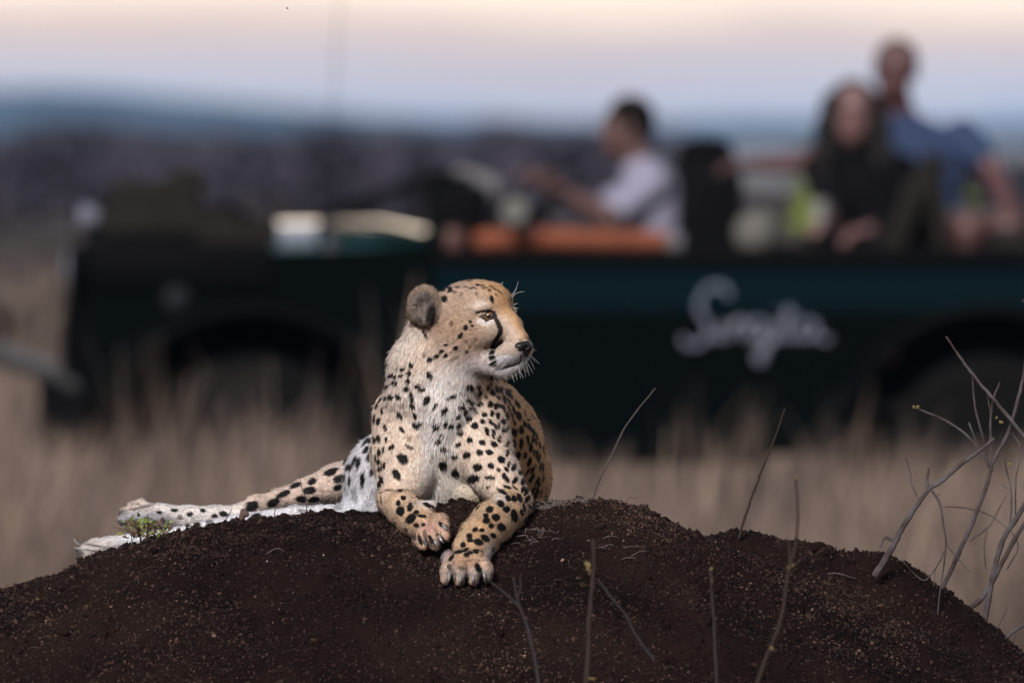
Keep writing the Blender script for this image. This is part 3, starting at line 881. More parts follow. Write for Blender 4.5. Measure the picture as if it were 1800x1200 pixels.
# ------------------------------------------------------------------ people in the vehicle
def body_mesh(S, name, material, parent, org):
    v, q = S.mesh(); v = v + np.array(org); q, _, _ = face_normals_out(v, q)
    return mesh_from(name, v, q, material, parent)
def skinmat(c): return mat("skin", c, .5, noise=(30, tuple(x * .85 for x in c), .5))
def head(S, c, face, up=(0, 0, 1), s=1.0, k=.012):
    """c head centre, face = facing direction"""
    f = np.array(face, float); f /= np.linalg.norm(f); u = np.array(up, float); u -= f * (u @ f); u /= np.linalg.norm(u); l = np.cross(u, f)
    R = np.stack([f, l, u]); c = np.array(c, float)
    P = lambda a, b, d: c + (a * f + b * l + d * u) * s
    S.ell(P(-.012, 0, .03), (.098 * s, .077 * s, .092 * s), R, k=k)
    S.ell(P(.03, 0, -.045), (.062 * s, .058 * s, .075 * s), R, k=.03)
    S.ell(P(.052, 0, -.092), (.026 * s, .028 * s, .02 * s), R, k=.02)
    S.chain([tuple(P(.082, 0, .012)) + (.010 * s,), tuple(P(.108, 0, -.03)) + (.014 * s,)], k=.012)
    S.ell(P(.083, 0, .034), (.018 * s, .052 * s, .012 * s), R, k=.012)
    for sd in (1, -1):
        S.ell(P(-.005, sd * .078, -.005), (.018 * s, .010 * s, .032 * s), R, k=.004)
        S.cut(P(.088, sd * .031, .014), (.012 * s, .017 * s, .008 * s), R, k=.006)
        S.ell(P(.076, sd * .031, .013), (.012 * s, .013 * s, .010 * s), R, k=.002)
        S.ell(P(.085, sd * .014, -.036), (.01 * s, .009 * s, .007 * s), R, k=.004)
    S.ell(P(.088, 0, -.062), (.012 * s, .026 * s, .006 * s), R, k=.006); S.ell(P(.085, 0, -.076), (.012 * s, .022 * s, .007 * s), R, k=.006)
    S.cut(P(.102, 0, -.069), (.008, .022 * s, .0022), R, k=.003)
    return P
def hand(S, wrist, d, palm_n, curl=.5, s=1.0):
    """palm plus five fingers"""
    d = np.array(d, float); d /= np.linalg.norm(d); n = np.array(palm_n, float); n -= d * (n @ d); n /= np.linalg.norm(n); b = np.cross(d, n)
    w = np.array(wrist, float); R = np.stack([d, b, n])
    S.ell(w + d * .05 * s, (.052 * s, .042 * s, .016 * s), R, k=.012)
    for i, (off, L) in enumerate(((-.030, .068), (-.010, .080), (.011, .074), (.030, .058))):
        p0 = w + (d * .088 + b * off) * s
        a1, a2 = curl * .7, curl * 1.6
        p1 = p0 + (d * math.cos(a1) + n * math.sin(a1)) * L * .5 * s
        p2 = p1 + (d * math.cos(a2) + n * math.sin(a2)) * L * .5 * s
        S.chain([tuple(p0) + (.0095 * s,), tuple(p1) + (.0085 * s,), tuple(p2) + (.007 * s,)], k=.003)
    t0 = w + (d * .025 - b * .034) * s; t1 = t0 + (d * .04 - b * .028 + n * .01) * s; t2 = t1 + (d * .028 - b * .002 + n * .012) * s
    S.chain([tuple(t0) + (.013 * s,), tuple(t1) + (.0105 * s,), tuple(t2) + (.0085 * s,)], k=.005)
def V3(px, py, y): return (vx(px), y, vz(py))

# driver: profile to the left, pale lilac-grey shirt, hand on the wheel
DY = VM + .38
D0 = V3(1145, 445, DY)
drv = thing("person", D0, "driver in a pale lilac-grey shirt with short dark hair, facing left at the wheel", "person")
S1 = Sdf((-.75, -.45, -.5), (.40, .45, .80), .0075)
rel_ = lambda p: tuple(np.array(p) - np.array(D0))
hc_ = rel_(V3(1107, 226, DY))
head(S1, hc_, (-1, -.12, -.05))
neck = (hc_[0] + .045, 0, hc_[2] - .13)
S1.chain([(hc_[0] + .02, 0, hc_[2] - .06, .055), neck + (.055,), (neck[0] + .02, 0, neck[2] - .05, .065)], k=.02)
def torso(S, top, bot, wid, k=.04, extra=0.0):
    top, bot = np.array(top), np.array(bot)
    for t, w_, d_ in ((0.0, .92, .10), (.3, 1.0, .125), (.6, .86, .12), (.95, .88, .125)):
        c = top + (bot - top) * t
        S.ell(c, (d_ + extra, wid * w_ + extra, .13 + extra), k=k)
tt_, tb_ = (neck[0] + .05, 0, neck[2] - .14), (.05, 0, .02)
torso(S1, tt_, tb_, .185)
def limb(S, pts, k=.02): S.chain(pts, k=k)
shN, shF = (tt_[0] - .0, -.19, tt_[2] + .05), (tt_[0] - .0, .19, tt_[2] + .05)
elN = rel_(V3(1075, 385, DY - .27)); wrN = rel_(V3(985, 335, DY - .10))
elF = rel_(V3(1060, 375, DY + .27)); wrF = rel_(V3(965, 330, DY + .12))
limb(S1, [shN + (.058,), elN + (.044,), ]); limb(S1, [elN + (.042,), wrN + (.027,)], .01)
limb(S1, [shF + (.058,), elF + (.044,)]); limb(S1, [elF + (.042,), wrF + (.027,)], .01)
hand(S1, wrN, (-.75, .1, .65), (-.4, .3, -.6), .9); hand(S1, wrF, (-.75, -.1, .6), (-.4, -.3, -.6), .9)
for sy in (-.1, .1):
    limb(S1, [(.03, sy, -.06, .09), (-.40, sy * 1.3, -.02, .065), (-.46, sy * 1.3, -.42, .05)], .03)
    S1.ell((-.52, sy * 1.3, -.44), (.12, .045, .04), k=.02)
body_mesh(S1, "body", skinmat((.072, .034, .029)), drv, D0)
S2 = Sdf((-.3, -.42, -.2), (.35, .42, .60), .009)
torso(S2, tt_, tb_, .185, extra=.014)
mm = lambda a, b, t: tuple(np.array(a) * (1 - t) + np.array(b) * t)
limb(S2, [shN + (.074,), mm(shN, elN, .7) + (.062,)]); limb(S2, [shF + (.074,), mm(shF, elF, .7) + (.062,)])
S2.chain([(neck[0] + .01, 0, neck[2] - .035, .075), (neck[0] + .03, 0, neck[2] - .08, .085)], k=.03)
m_shirt = mat("lilac_shirt", (.19, .185, .25), .85, bump=(12, .6, .02))
body_mesh(S2, "shirt", m_shirt, drv, D0)
S3 = Sdf((-.3, -.2, .3), (.2, .2, .8), .007)
hcn = np.array(hc_); S3.ell(hcn + (.018, 0, .042), (.098, .083, .092), k=.01); S3.cut(hcn + (-.085, 0, -.015), (.075, .12, .088), k=.01); S3.cut(hcn + (.0, 0, -.10), (.2, .2, .085), k=.01)
body_mesh(S3, "hair", mat("dark_hair", (.006, .004, .003), .8, spec=.1, bump=(300, .5, .003)), drv, D0)
S4 = Sdf((-.65, -.3, -.6), (.2, .3, .2), .009)
for sy in (-.1, .1): limb(S4, [(.05, sy * .9, -.04, .112), (-.38, sy * 1.3, -.005, .078), (-.40, sy * 1.3, -.08, .075)], .03)
body_mesh(S4, "shorts", mat("khaki_cloth", (.05, .045, .035), .9), drv, D0)

# woman in black, long dark hair, facing the camera
WY = VM - .30
O = V3(1520, 445, WY)
wom = thing("person", O, "woman with long dark hair in black clothes, turned towards the camera", "person")
rel2 = lambda p: tuple(np.array(p) - np.array(O))
S1 = Sdf((-.45, -.62, -.5), (.45, .35, .80), .0075)
hc_ = rel2(V3(1506, 200, WY - .06))
head(S1, hc_, (-.12, -1, -.08), s=1.02)
neck = (hc_[0] + .01, hc_[1] + .05, hc_[2] - .13)
S1.chain([(hc_[0], hc_[1] + .03, hc_[2] - .06, .046), neck + (.048,), (neck[0], neck[1], neck[2] - .05, .058)], k=.02)
def torso2(S, top, bot, wid, k=.04, extra=0.0):
    top, bot = np.array(top), np.array(bot)
    for t, w_, d_ in ((0.0, .90, .09), (.3, .95, .115), (.65, .80, .105), (.97, .98, .12)):
        c = top + (bot - top) * t
        S.ell(c, (wid * w_ + extra, d_ + extra, .12 + extra), k=k)
tt_, tb_ = (neck[0] + .02, neck[1] + .02, neck[2] - .13), (.05, .05, .02)
torso2(S1, tt_, tb_, .165)
shL, shR = (tt_[0] - .165, tt_[1], tt_[2] + .04), (tt_[0] + .165, tt_[1], tt_[2] + .04)
elL = rel2(V3(1470, 380, WY - .18)); wrL = rel2(V3(1462, 385, WY - .38))
elR = rel2(V3(1600, 390, WY - .12)); wrR = rel2(V3(1530, 405, WY - .36))
limb(S1, [shL + (.05,), elL + (.038,)]); limb(S1, [elL + (.036,), wrL + (.025,)], .01)
limb(S1, [shR + (.05,), elR + (.038,)]); limb(S1, [elR + (.036,), wrR + (.025,)], .01)
hand(S1, wrL, (-.5, -.8, -.1), (.2, 0, -1), .7, .92); hand(S1, wrR, (-.8, -.5, -.1), (.1, 0, -1), .7, .92)
for sx in (-.09, .09):
    limb(S1, [(.05 + sx, .03, -.07, .085), (-.02 + sx, -.34, -.04, .062), (.0 + sx, -.36, -.36, .045)], .03)
    S1.ell((sx, -.40, -.40), (.045, .11, .038), k=.02)
body_mesh(S1, "body", skinmat((.13, .068, .065)), wom, O)
S2 = Sdf((-.42, -.4, -.2), (.42, .35, .62), .009)
torso2(S2, tt_, tb_, .165, extra=.04)
S2.chain([(.03, -.05, .22, .13), (.10, -.05, .05, .15)], k=.05)
limb(S2, [shL + (.068,), elL + (.055,), mm(elL, wrL, .6) + (.045,)]); limb(S2, [shR + (.068,), elR + (.055,), mm(elR, wrR, .8) + (.045,)])
m_blk = mat("black_knit", (.002, .002, .003), .95, spec=.1, bump=(40, .6, .01))
body_mesh(S2, "jumper", m_blk, wom, O)
S3 = Sdf((-.3, -.25, .02), (.35, .3, .85), .007)
h = np.array(hc_)
S3.ell(h + (.002, .03, .03), (.104, .105, .108), k=.02)
for sd in (1, -1):
    S3.chain([tuple(h + (sd * .085, .01, .04)) + (.04,), tuple(h + (sd * .10, .0, -.06)) + (.045,), tuple(h + (sd * .115, -.02, -.17)) + (.048,), tuple(h + (sd * .115, -.03, -.27)) + (.035,)], k=.03)
S3.chain([tuple(h + (0, .08, 0)) + (.08,), tuple(h + (0, .09, -.15)) + (.09,), tuple(h + (0, .08, -.27)) + (.06,)], k=.03)
S3.cut(h + (-.012, -.10, -.02), (.064, .08, .092), k=.01)
body_mesh(S3, "hair", mat("dark_hair", (.004, .003, .003), .7, spec=.2, bump=(200, .6, .004)), wom, O)
S4 = Sdf((-.3, -.55, -.45), (.35, .25, .2), .009)
for sx in (-.09, .09): limb(S4, [(.05 + sx, .03, -.05, .105), (-.02 + sx, -.35, -.02, .075), (.0 + sx, -.37, -.33, .058)], .03)
body_mesh(S4, "trousers", m_blk, wom, O)

# man behind her, blue shirt, arms spread along the seats
MY = VM + .30
O = V3(1625, 420, MY)
man = thing("person", O, "tall man in a blue shirt behind the woman, arms spread along the seat backs", "person")
rel3 = lambda p: tuple(np.array(p) - np.array(O))
S1 = Sdf((-.95, -.72, -.55), (.65, .45, .95), .0085)
hc_ = rel3(V3(1590, 124, MY - .05))
head(S1, hc_, (-.35, -1, -.08), s=1.04)
neck = (hc_[0] + .01, hc_[1] + .04, hc_[2] - .14)
S1.chain([(hc_[0], hc_[1] + .03, hc_[2] - .06, .058), neck + (.06,), (neck[0] + .01, neck[1] + .01, neck[2] - .06, .07)], k=.02)
tt_, tb_ = (neck[0] + .05, neck[1] + .03, neck[2] - .17), (.05, .08, .02)
torso2(S1, tt_, tb_, .205)
shL, shR = (tt_[0] - .20, tt_[1], tt_[2] + .06), (tt_[0] + .21, tt_[1], tt_[2] + .05)
elL = rel3(V3(1420, 288, MY - .08)); wrL = rel3(V3(1325, 290, MY - .12))
elR = rel3(V3(1765, 300, MY - .05)); wrR = rel3(V3(1800, 385, MY - .25))
limb(S1, [shL + (.06,), elL + (.045,)]); limb(S1, [elL + (.044,), wrL + (.03,)], .01)
limb(S1, [shR + (.06,), elR + (.045,)]); limb(S1, [elR + (.044,), wrR + (.03,)], .01)
hand(S1, wrL, (-1, -.1, -.1), (0, .2, -1), .5, 1.05); hand(S1, wrR, (.1, -.6, -.8), (-.6, 0, -.6), .6, 1.05)
for sx, kx in ((.0, .20), (.14, .36)):
    limb(S1, [(.02 + sx, .05, -.05, .10), (kx, -.42, .03, .07), (kx - .04, -.46, -.34, .055)], .03)
    S1.ell((kx - .04, -.5, -.40), (.045, .12, .04), k=.02)
body_mesh(S1, "body", skinmat((.070, .027, .026)), man, O)
S2 = Sdf((-.50, -.35, -.2), (.55, .4, .68), .009)
torso2(S2, tt_, tb_, .205, extra=.014)
limb(S2, [shL + (.08,), mm(shL, elL, .55) + (.068,)]); limb(S2, [shR + (.08,), mm(shR, elR, .55) + (.068,)])
S2.chain([(neck[0] + .01, neck[1] + .01, neck[2] - .055, .078), (neck[0] + .03, neck[1] + .02, neck[2] - .10, .09)], k=.03)
body_mesh(S2, "shirt", mat("blue_shirt", (.011, .026, .072), .85, bump=(12, .6, .02)), man, O)
S3 = Sdf((-.35, -.25, .4), (.25, .3, .98), .007)
h = np.array(hc_)
S3.ell(h + (.008, .022, .045), (.088, .100, .092), k=.01); S3.cut(h + (-.03, -.09, -.02), (.12, .075, .085), k=.01); S3.cut(h + (0, 0, -.11), (.2, .2, .09), k=.01)
body_mesh(S3, "hair", mat("brown_hair", (.045, .028, .020), .6, bump=(300, .5, .003)), man, O)
S4 = Sdf((-.3, -.55, -.3), (.55, .3, .25), .009)
for sx, kx in ((.0, .20), (.14, .36)): limb(S4, [(.02 + sx, .06, -.03, .12), (.02 + sx + (kx - .02 - sx) * .75, -.28, .02, .09)], .03)
body_mesh(S4, "shorts", mat("olive_shorts", (.05, .048, .038), .9), man, O)
cup = thing("cup", V3(1448, 392, WY - .5), "pale cup held in the woman's hand above the sill", "cup")
MB().lathe(V3(1442, 392, WY - .46), (0, 0, 1), [(.03, 0), (.036, .05), (.040, .09), (.036, .09), (.03, .01)], 18).build("shell", mat("pale_enamel", (.16, .16, .15), .5), cup)
# ------------------------------------------------------------------ the cheetah
WHITE = (.80, .71, .67); CREAM = (.76, .585, .475); TAN = (.66, .40, .20); PAW = (.48, .30, .17); GREY = (.36, .32, .30)
BLACK = np.array((.010, .009, .009))
CH = thing("cheetah", tuple(W(800, 900, 60)), "cheetah lying on the dark soil mound looking right, front paws stretched downhill", "cheetah")

S = Sdf((110, 485, -420), (985, 1060, 900), 2.8)
dn = (0, 1, 0)
# torso, from the chest back along the mound
S.ell((772, 775, 95), (98, 122, 105), k=20, flow=(0, 1, .1), col=CREAM, hl=15)
S.chain([(775, 755, 85, 88), (838, 795, 270, 106), (852, 838, 400, 106), (800, 850, 600, 92)], k=40, flow=(0.1, .75, .65), col=TAN, hl=6.5)
S.chain([(828, 728, 110, 70), (846, 742, 180, 72), (856, 775, 330, 88)], k=30, flow=(.1, .7, .6), col=TAN, hl=6)
S.ell((775, 790, 40), (62, 105, 62), k=30, flow=(0, 1, 0), col=WHITE, hl=20)
S.ell((775, 855, 40), (85, 52, 55), k=30, flow=(0, 1, 0), col=WHITE, hl=20)
# neck and ruff
S.chain([(783, 585, 45, 60), (778, 655, 55, 84), (775, 715, 75, 96)], k=22, flow=(-.05, 1, .1), col=CREAM, hl=15)
S.chain([(742, 595, 20, 24), (722, 640, 20, 28), (725, 700, 20, 46)], k=26, flow=(-.05, 1, 0), col=(.68, .57, .50), hl=14)
S.chain([(800, 650, -5, 30), (780, 720, -2, 38), (772, 780, 0, 36)], k=26, flow=(-.1, 1, -.05), col=WHITE, hl=21)
# shoulders and upper fore limbs
S.chain([(712, 735, 50, 54), (712, 800, 14, 54), (708, 850, -24, 38), (690, 876, -52, 25)], k=18, flow=(0, 1, 0), col=CREAM, hl=11)
S.ell((722, 832, -18), (36, 34, 34), k=22, flow=(.1, 1, 0), col=CREAM, hl=13)
S.chain([(836, 745, 45, 56), (842, 793, 5, 53), (872, 838, -45, 38), (903, 880, -88, 28)], k=16, flow=(.25, .9, 0), col=CREAM, hl=10)
# left-hand forearm and paw
S.chain([(690, 880, -55, 24), (710, 893, -90, 29), (728, 912, -135, 28), (744, 922, -172, 26), (756, 928, -195, 25)], k=10, col=(.60, .43, .30), hl=7)
for tx, ty, td in ((776, 914, -228), (777, 933, -243), (760, 949, -243), (738, 949, -228)):
    S.chain([(752, 925, -190, 17), (0.45 * 752 + .55 * tx, 0.45 * 925 + .55 * ty - 2, -190 * .45 + td * .55 - 6, 12), (tx, ty, td, 11.5), (tx + 5, ty + 9, td - 6, 8.5)], k=2, col=(.50, .33, .24), hl=4.5, w=1.5)
S.chain([(740, 893, -165, 12), (757, 889, -178, 8)], k=6, col=WHITE, hl=6)
# right-hand forearm and paw
S.chain([(902, 882, -92, 29), (888, 900, -130, 33), (866, 918, -175, 34), (844, 942, -225, 33), (831, 963, -262, 30), (828, 983, -292, 29)], k=10, col=(.62, .42, .26), hl=7)
S.ell((823, 984, -316), (33, 20, 26), k=8, flow=(0, 1, -.8), col=PAW, hl=5)
for tx, ty, td in ((787, 1004, -342), (809, 1007, -362), (833, 1007, -362), (854, 1001, -342)):
    S.chain([(.55 * tx + .45 * 824, 986, -318, 12), (.92 * tx + .08 * 824, 996, -343, 12), (tx, ty, td - 3, 12), (tx - 1 + (tx - 822) * .05, ty + 13, td - 7, 9)], k=1.8, col=(.46, .33, .26), hl=4.5, w=1.5)
S.ell((790, 983, -325), (13, 16, 12), k=5, flow=(0, 1, -.5), col=(.25, .22, .24), hl=5)
# tuft behind the right elbow
S.chain([(912, 886, -80, 14), (924, 895, -74, 6)], k=8, flow=(1, .8, 0), col=WHITE, hl=13)
# other fore elbow fold seen under the chest
S.ell((828, 868, -12), (32, 19, 22), k=5, flow=(.7, .8, 0), col=(.50, .40, .27), hl=8)
# groin, hind legs on the left
S.ell((682, 850, 400), (76, 88, 78), k=20, flow=(-.25, 1, 0), col=(.66, .64, .68), hl=14)
S.ell((655, 893, 370), (55, 26, 50), k=20, flow=(-.2, 1, 0), col=(.68, .68, .74), hl=14)
S.ell((770, 850, 580), (100, 84, 80), k=30, flow=(-.5, .6, .6), col=TAN, hl=9)
S.chain([(690, 835, 500, 62), (640, 842, 470, 42), (592, 851, 445, 33), (540, 867, 420, 24.5), (487, 880, 395, 17.5), (450, 890, 370, 16), (424, 902, 352, 15)], k=10, flow=(-1, .15, -.1), col=(.64, .50, .42), hl=6)
S.chain([(424, 903, 352, 15), (380, 908, 345, 17), (333, 910, 340, 19), (285, 908, 335, 20), (255, 905, 330, 20)], k=8, flow=(-1, 0, 0), col=(.74, .69, .66), hl=6)
for ty, td, tx, r in ((887, 335, 238, 8.5), (897, 318, 226, 9), (910, 312, 222, 9.5), (922, 322, 228, 9)):
    S.chain([(262, .6 * 905 + .4 * ty, .5 * (326 + td), 11), (tx + 10, ty - 2, td, r + .8), (tx - 8, ty + 2, td, r - 1.5)], k=1.8, col=(.42, .35, .30), hl=4, w=1.5)
S.chain([(650, 895, 360, 22), (620, 902, 340, 16), (520, 905, 320, 14), (430, 917, 300, 14), (300, 943, 285, 13), (240, 952, 275, 13), (190, 957, 270, 14)], k=8, flow=(-1, .1, 0), col=(.68, .68, .72), hl=6)
for tx, ty, td in ((150, 962, 285), (143, 968, 268), (146, 975, 256)):
    S.chain([(195, 957, 268, 11), (168, ty - 6, td, 10), (tx, ty, td, 8)], k=3, col=(.50, .45, .42), hl=4)
# tail, lying behind the rump
S.chain([(800, 880, 680, 26), (760, 905, 760, 20), (700, 925, 800, 17), (640, 935, 760, 16)], k=14, col=TAN, hl=10)

# head, in its own axes: f forward, l towards the camera side, u up
HY = math.radians(56); HC = np.array((829., 570., 22.))
F_ = np.array((math.sin(HY), 0, -math.cos(HY))); L_ = np.array((-math.cos(HY), 0, -math.sin(HY))); U_ = np.array((0, -1., 0))
HR = np.stack([F_, L_, U_])
def hp(f, l, u): return HC + f * F_ + l * L_ + u * U_
def hrot(pitch=0, yaw=0):
    p, y = math.radians(pitch), math.radians(yaw)
    f = np.array((math.cos(p) * math.cos(y), math.sin(y), math.sin(p)))
    l = np.array((-math.sin(y), math.cos(y), 0)); u = np.cross(f, l)
    return np.stack([v @ HR for v in (f, l, u)])
def hd(f, l, u): return f * F_ + l * L_ + u * U_
FACE = (.44, .315, .235); FACEW = (.66, .56, .50)
S.ell(hp(-14, 0, 10), (74, 66, 60), HR, k=14, flow=hd(-1, 0, -.15), col=FACE, hl=7)
S.ell(hp(24, 0, 27), (52, 50, 41), HR, k=16, flow=hd(-1, 0, .2), col=FACE, hl=5)
for sd in (1, -1):
    S.ell(hp(8, sd * 34, -26), (54, 33, 42), HR, k=18, flow=hd(-1, .1 * sd, -.35), col=FACE, hl=8)
    S.ell(hp(-5, sd * 30, -52), (52, 30, 30), HR, k=18, flow=hd(-1, 0, -.8), col=FACEW, hl=11)
    S.ell(hp(48, sd * 30, 29), (22, 13, 7), hrot(-8, -20 * sd), k=10, flow=hd(-1, .2 * sd, .3), col=(.5, .38, .28), hl=4)
    S.ell(hp(58, sd * 24, -10), (30, 20, 22), HR, k=16, flow=hd(-1, .2 * sd, -.2), col=(.52, .42, .34), hl=3.5)
    S.chain([tuple(hp(30, sd * 22, -62)) + (22,), tuple(hp(72, sd * 9, -74)) + (16,)], k=14, flow=hd(-1, 0, -.5), col=FACEW, hl=6)
    S.ell(hp(90, sd * 14, -50), (27, 20, 19), hrot(-8, -8 * sd), k=7, flow=hd(-.8, .5 * sd, -.5), col=(.56, .46, .40), hl=4)
    S.ell(hp(84, sd * 15, -60), (28, 16, 12), hrot(4, -8 * sd), k=6, flow=hd(-.8, .3 * sd, -.6), col=(.70, .68, .70), hl=5)
S.chain([tuple(hp(50, 0, 18)) + (30,), tuple(hp(76, 0, -3)) + (21,), tuple(hp(100, 0, -27)) + (16.5,)], k=12, flow=hd(-1, 0, .6), col=(.50, .355, .24), hl=3)
S.ell(hp(83, 0, -73), (28, 19, 14.5), hrot(6, 0), k=5, flow=hd(-.5, 0, -1), col=(.72, .69, .70), hl=7)
# ears
earC = np.array((745., 540., -14.))
for sd in (1, -1):
    c = earC if sd == 1 else hp(-50, -60, 16)
    R = np.stack([np.array((.93, .0, .36)), np.array((0.08, .99, -.1)), np.array((-.36, .1, .92))])
    R /= np.linalg.norm(R, axis=1)[:, None]
    S.ell(c, (29.5, 36, 13), R, k=5, flow=(.5, -.8, 0), col=(.34, .29, .24), hl=6.5, w=2)
    S.cut(c + np.array((2, 4, -14)), (21, 26, 11), R, k=8)
S.chain([tuple(earC + (22, 8, 14)) + (20,), tuple(hp(-24, 46, 22)) + (24,)], k=12, flow=hd(-1, 0, 0), col=FACE, hl=7)
# eye openings
EYE = []
for sd in (1, -1):
    ec = hp(59, sd * 33.5, 14.0)
    R = hrot(-14, 32 * sd)      # long axis of the lids
    S.cut(ec + hd(4, sd * 4, 0), (15.5, 13, 4.8), R, k=2)
    if sd < 0: S.ell(hp(60, -31, 20), (12, 10, 10), k=5, flow=hd(-1, 0, .5), col=(.62, .5, .4), hl=3)
    EYE.append((sd, ec))
# mouth line
for sd in (1, -1):
    for t in np.linspace(0, 1, 9):
        f = 112 - 52 * t; l = sd * (1 + 32 * t ** .6); u = -67 - 7 * math.sin(t * 3.1) * .4 - 5 * t
        S.cut(hp(f, l, u), (5, 5, 1.6), HR, k=1.5)
S.cut(hp(122, 0, -58), (8, 1.3, 9), HR, k=2)

PX, QUADS = S.mesh()
# fine relief: fur masses
PX = PX + 0
PW = W(PX[:, 0], PX[:, 1], PX[:, 2])
QUADS, VN, QA = face_normals_out(PW, QUADS)
SPX = PX                                     # pixel-space surface points
bl = S.blend(PX, ("flow", "col", "hl"), 5.0)
flow, base, hlen = bl["flow"], bl["col"], bl["hl"][:, 0]
hlen = np.where(hlen > 6, 6 + (hlen - 6) * .50, hlen)

# depth buffer of the surface, so that markings read off the photograph land on the visible skin
ZB = np.full((330, 300), 1e9); zs = 3.0
ix = ((PX[:, 0] - 100) / zs).astype(int); iy = ((PX[:, 1] - 480) / zs).astype(int)
ok = (ix >= 0) & (ix < 330) & (iy >= 0) & (iy < 300)
np.minimum.at(ZB, (ix[ok], iy[ok]), PX[ok, 2])
HIT_ID = np.full((330, 300), -1, np.int64)
near = ok & (PX[:, 2] <= ZB[np.clip(ix, 0, 329), np.clip(iy, 0, 299)] + 1e-6)
HIT_ID[ix[near], iy[near]] = np.nonzero(near)[0]
FRONT = np.nonzero(ok & (PX[:, 2] <= ZB[np.clip(ix, 0, 329), np.clip(iy, 0, 299)] + 14))[0]
FP = PX[FRONT]
def snap(x, y):
    d2 = (FP[:, 0] - x) ** 2 + (FP[:, 1] - y) ** 2
    c = np.argpartition(d2, 12)[:12]
    c = c[d2[c] < d2[c].min() + 16]
    return FRONT[c[np.argmin(FP[c, 2])]]

# spots, plus a painted tail shade and foreleg crease in B: crop coordinates (cx, cy, a, b, angle[, strength]); angle of the long axis, counter-clockwise
SP = {}
SP['A'] = (640, 640, 8.571, """575 75 28 20 20;475 80 18 14 0 .6;400 170 35 20 30;460 195 22 14 60;545 178 30 13 5;670 145 35 28 0;705 25 35 24 90;660 255 40 30 -20;455 283 38 25 10;635 380 38 35 0;335 345 38 18 55;305 240 40 12 55;800 345 40 25 -30;860 385 50 28 -10;985 175 55 35 -60;940 545 70 35 65;1275 270 25 18 0 .4;395 500 35 30 0;510 490 42 28 -35;310 515 30 12 75;250 430 40 12 70;245 530 40 10 60;710 500 75 22 -83;725 640 50 20 -60;765 780 50 20 -70;335 630 25 20 0 .5;265 700 42 16 -85;565 630 30 24 0 .5;530 780 50 28 -55;190 620 45 10 75;215 860 55 22 85;150 830 60 10 85;370 865 28 22 0 .4;310 950 48 16 -80;770 935 50 28 -45;845 905 25 22 0;570 990 50 20 -45;850 680 25 20 0 .5;905 690 30 20 0 .5;1070 640 45 14 50;1310 505 80 18 25;1215 700 60 28 50;1070 950 40 36 30;1055 845 40 12 75 .5;1225 905 32 30 0;1305 940 40 26 60;1435 920 35 20 60;1420 780 30 18 40;1475 655 45 28 20;1520 740 25 20 45;1170 1070 30 22 0;1120 1165 60 22 30;685 1110 40 28 60 .45;815 1085 25 22 0 .4;880 1110 60 10 -80 .4;215 1120 55 20 -80;150 1130 50 16 -80;330 1140 42 14 88""")
SP['B'] = (640, 760, 8.571, """410 225 42 26 40;680 220 60 18 -30 .85;575 395 85 60 -45;485 630 85 45 -55;1020 410 60 22 65 .4;1205 262 70 22 -12;1190 495 65 48 -80;1370 620 65 45 -80;1365 378 48 24 0;1420 190 38 30 0;1530 345 40 30 90;285 265 45 12 88;300 500 45 14 88;215 300 60 12 85;215 445 42 16 85;225 560 35 14 -75;255 700 60 18 -65;260 510 60 8 -85;170 390 50 8 -80;240 310 40 8 85;30 255 60 20 55;85 370 65 25 55;130 590 70 22 60;95 120 40 15 45;230 770 50 20 75;100 1000 150 45 60 .35;590 985 30 25 0;515 1060 35 25 80;545 1165 50 35 0;690 1110 50 30 65;970 1100 50 22 -25;250 1000 70 8 -80 .7""")
SP['C'] = (800, 640, 8.571, """550 200 38 18 -75;620 205 60 14 -55;510 230 25 15 0 .5;540 300 28 14 -75;495 355 35 18 85;225 360 50 38 0;355 340 25 22 0;380 440 45 24 60;310 465 25 20 0 .6;465 495 25 20 0;565 425 45 28 -80;630 375 45 20 -75;675 380 42 14 -75;705 365 30 10 -65;650 500 32 20 -30;745 530 55 20 -80;775 430 60 10 -70;820 450 80 20 -55;715 435 25 8 -70;195 545 30 28 0;245 590 30 25 50;355 520 30 15 0 .5;380 610 40 25 30;530 605 45 32 75;620 635 50 26 80;685 635 32 22 0;735 665 55 12 -80;825 580 55 14 -65;885 685 65 16 -80;815 680 65 10 -70;940 605 60 20 -60;100 655 45 35 0;250 668 38 16 5;155 730 42 20 60;325 735 25 18 0 .7;440 760 32 25 0;555 740 40 25 85;645 775 48 20 -85;790 765 60 16 -88;960 780 65 30 -70;865 790 50 8 -85;50 785 35 20 40;205 820 42 36 20;415 865 34 24 -60;535 865 42 18 -65;710 855 38 15 80;745 875 45 14 75;60 925 35 24 60;295 925 45 40 20;610 945 48 14 -65;660 930 42 14 85;780 975 70 14 55;900 885 45 10 -80;1050 900 40 20 -70;1100 840 20 15 0;75 1045 40 38 0;480 1010 60 25 -70;580 1020 40 18 -70;715 1010 50 12 80;865 1010 50 20 85;910 1035 50 24 85;1000 985 60 28 -85;1120 950 60 20 -65;1180 1020 60 14 -75;220 1150 38 32 0;405 1175 42 32 0;665 1125 50 16 82;575 1090 30 10 -60;1095 1120 50 18 -88;1170 1130 50 14 -85;1230 1080 60 10 -70;1215 1150 50 10 -80;740 270 50 15 -45 .5""")
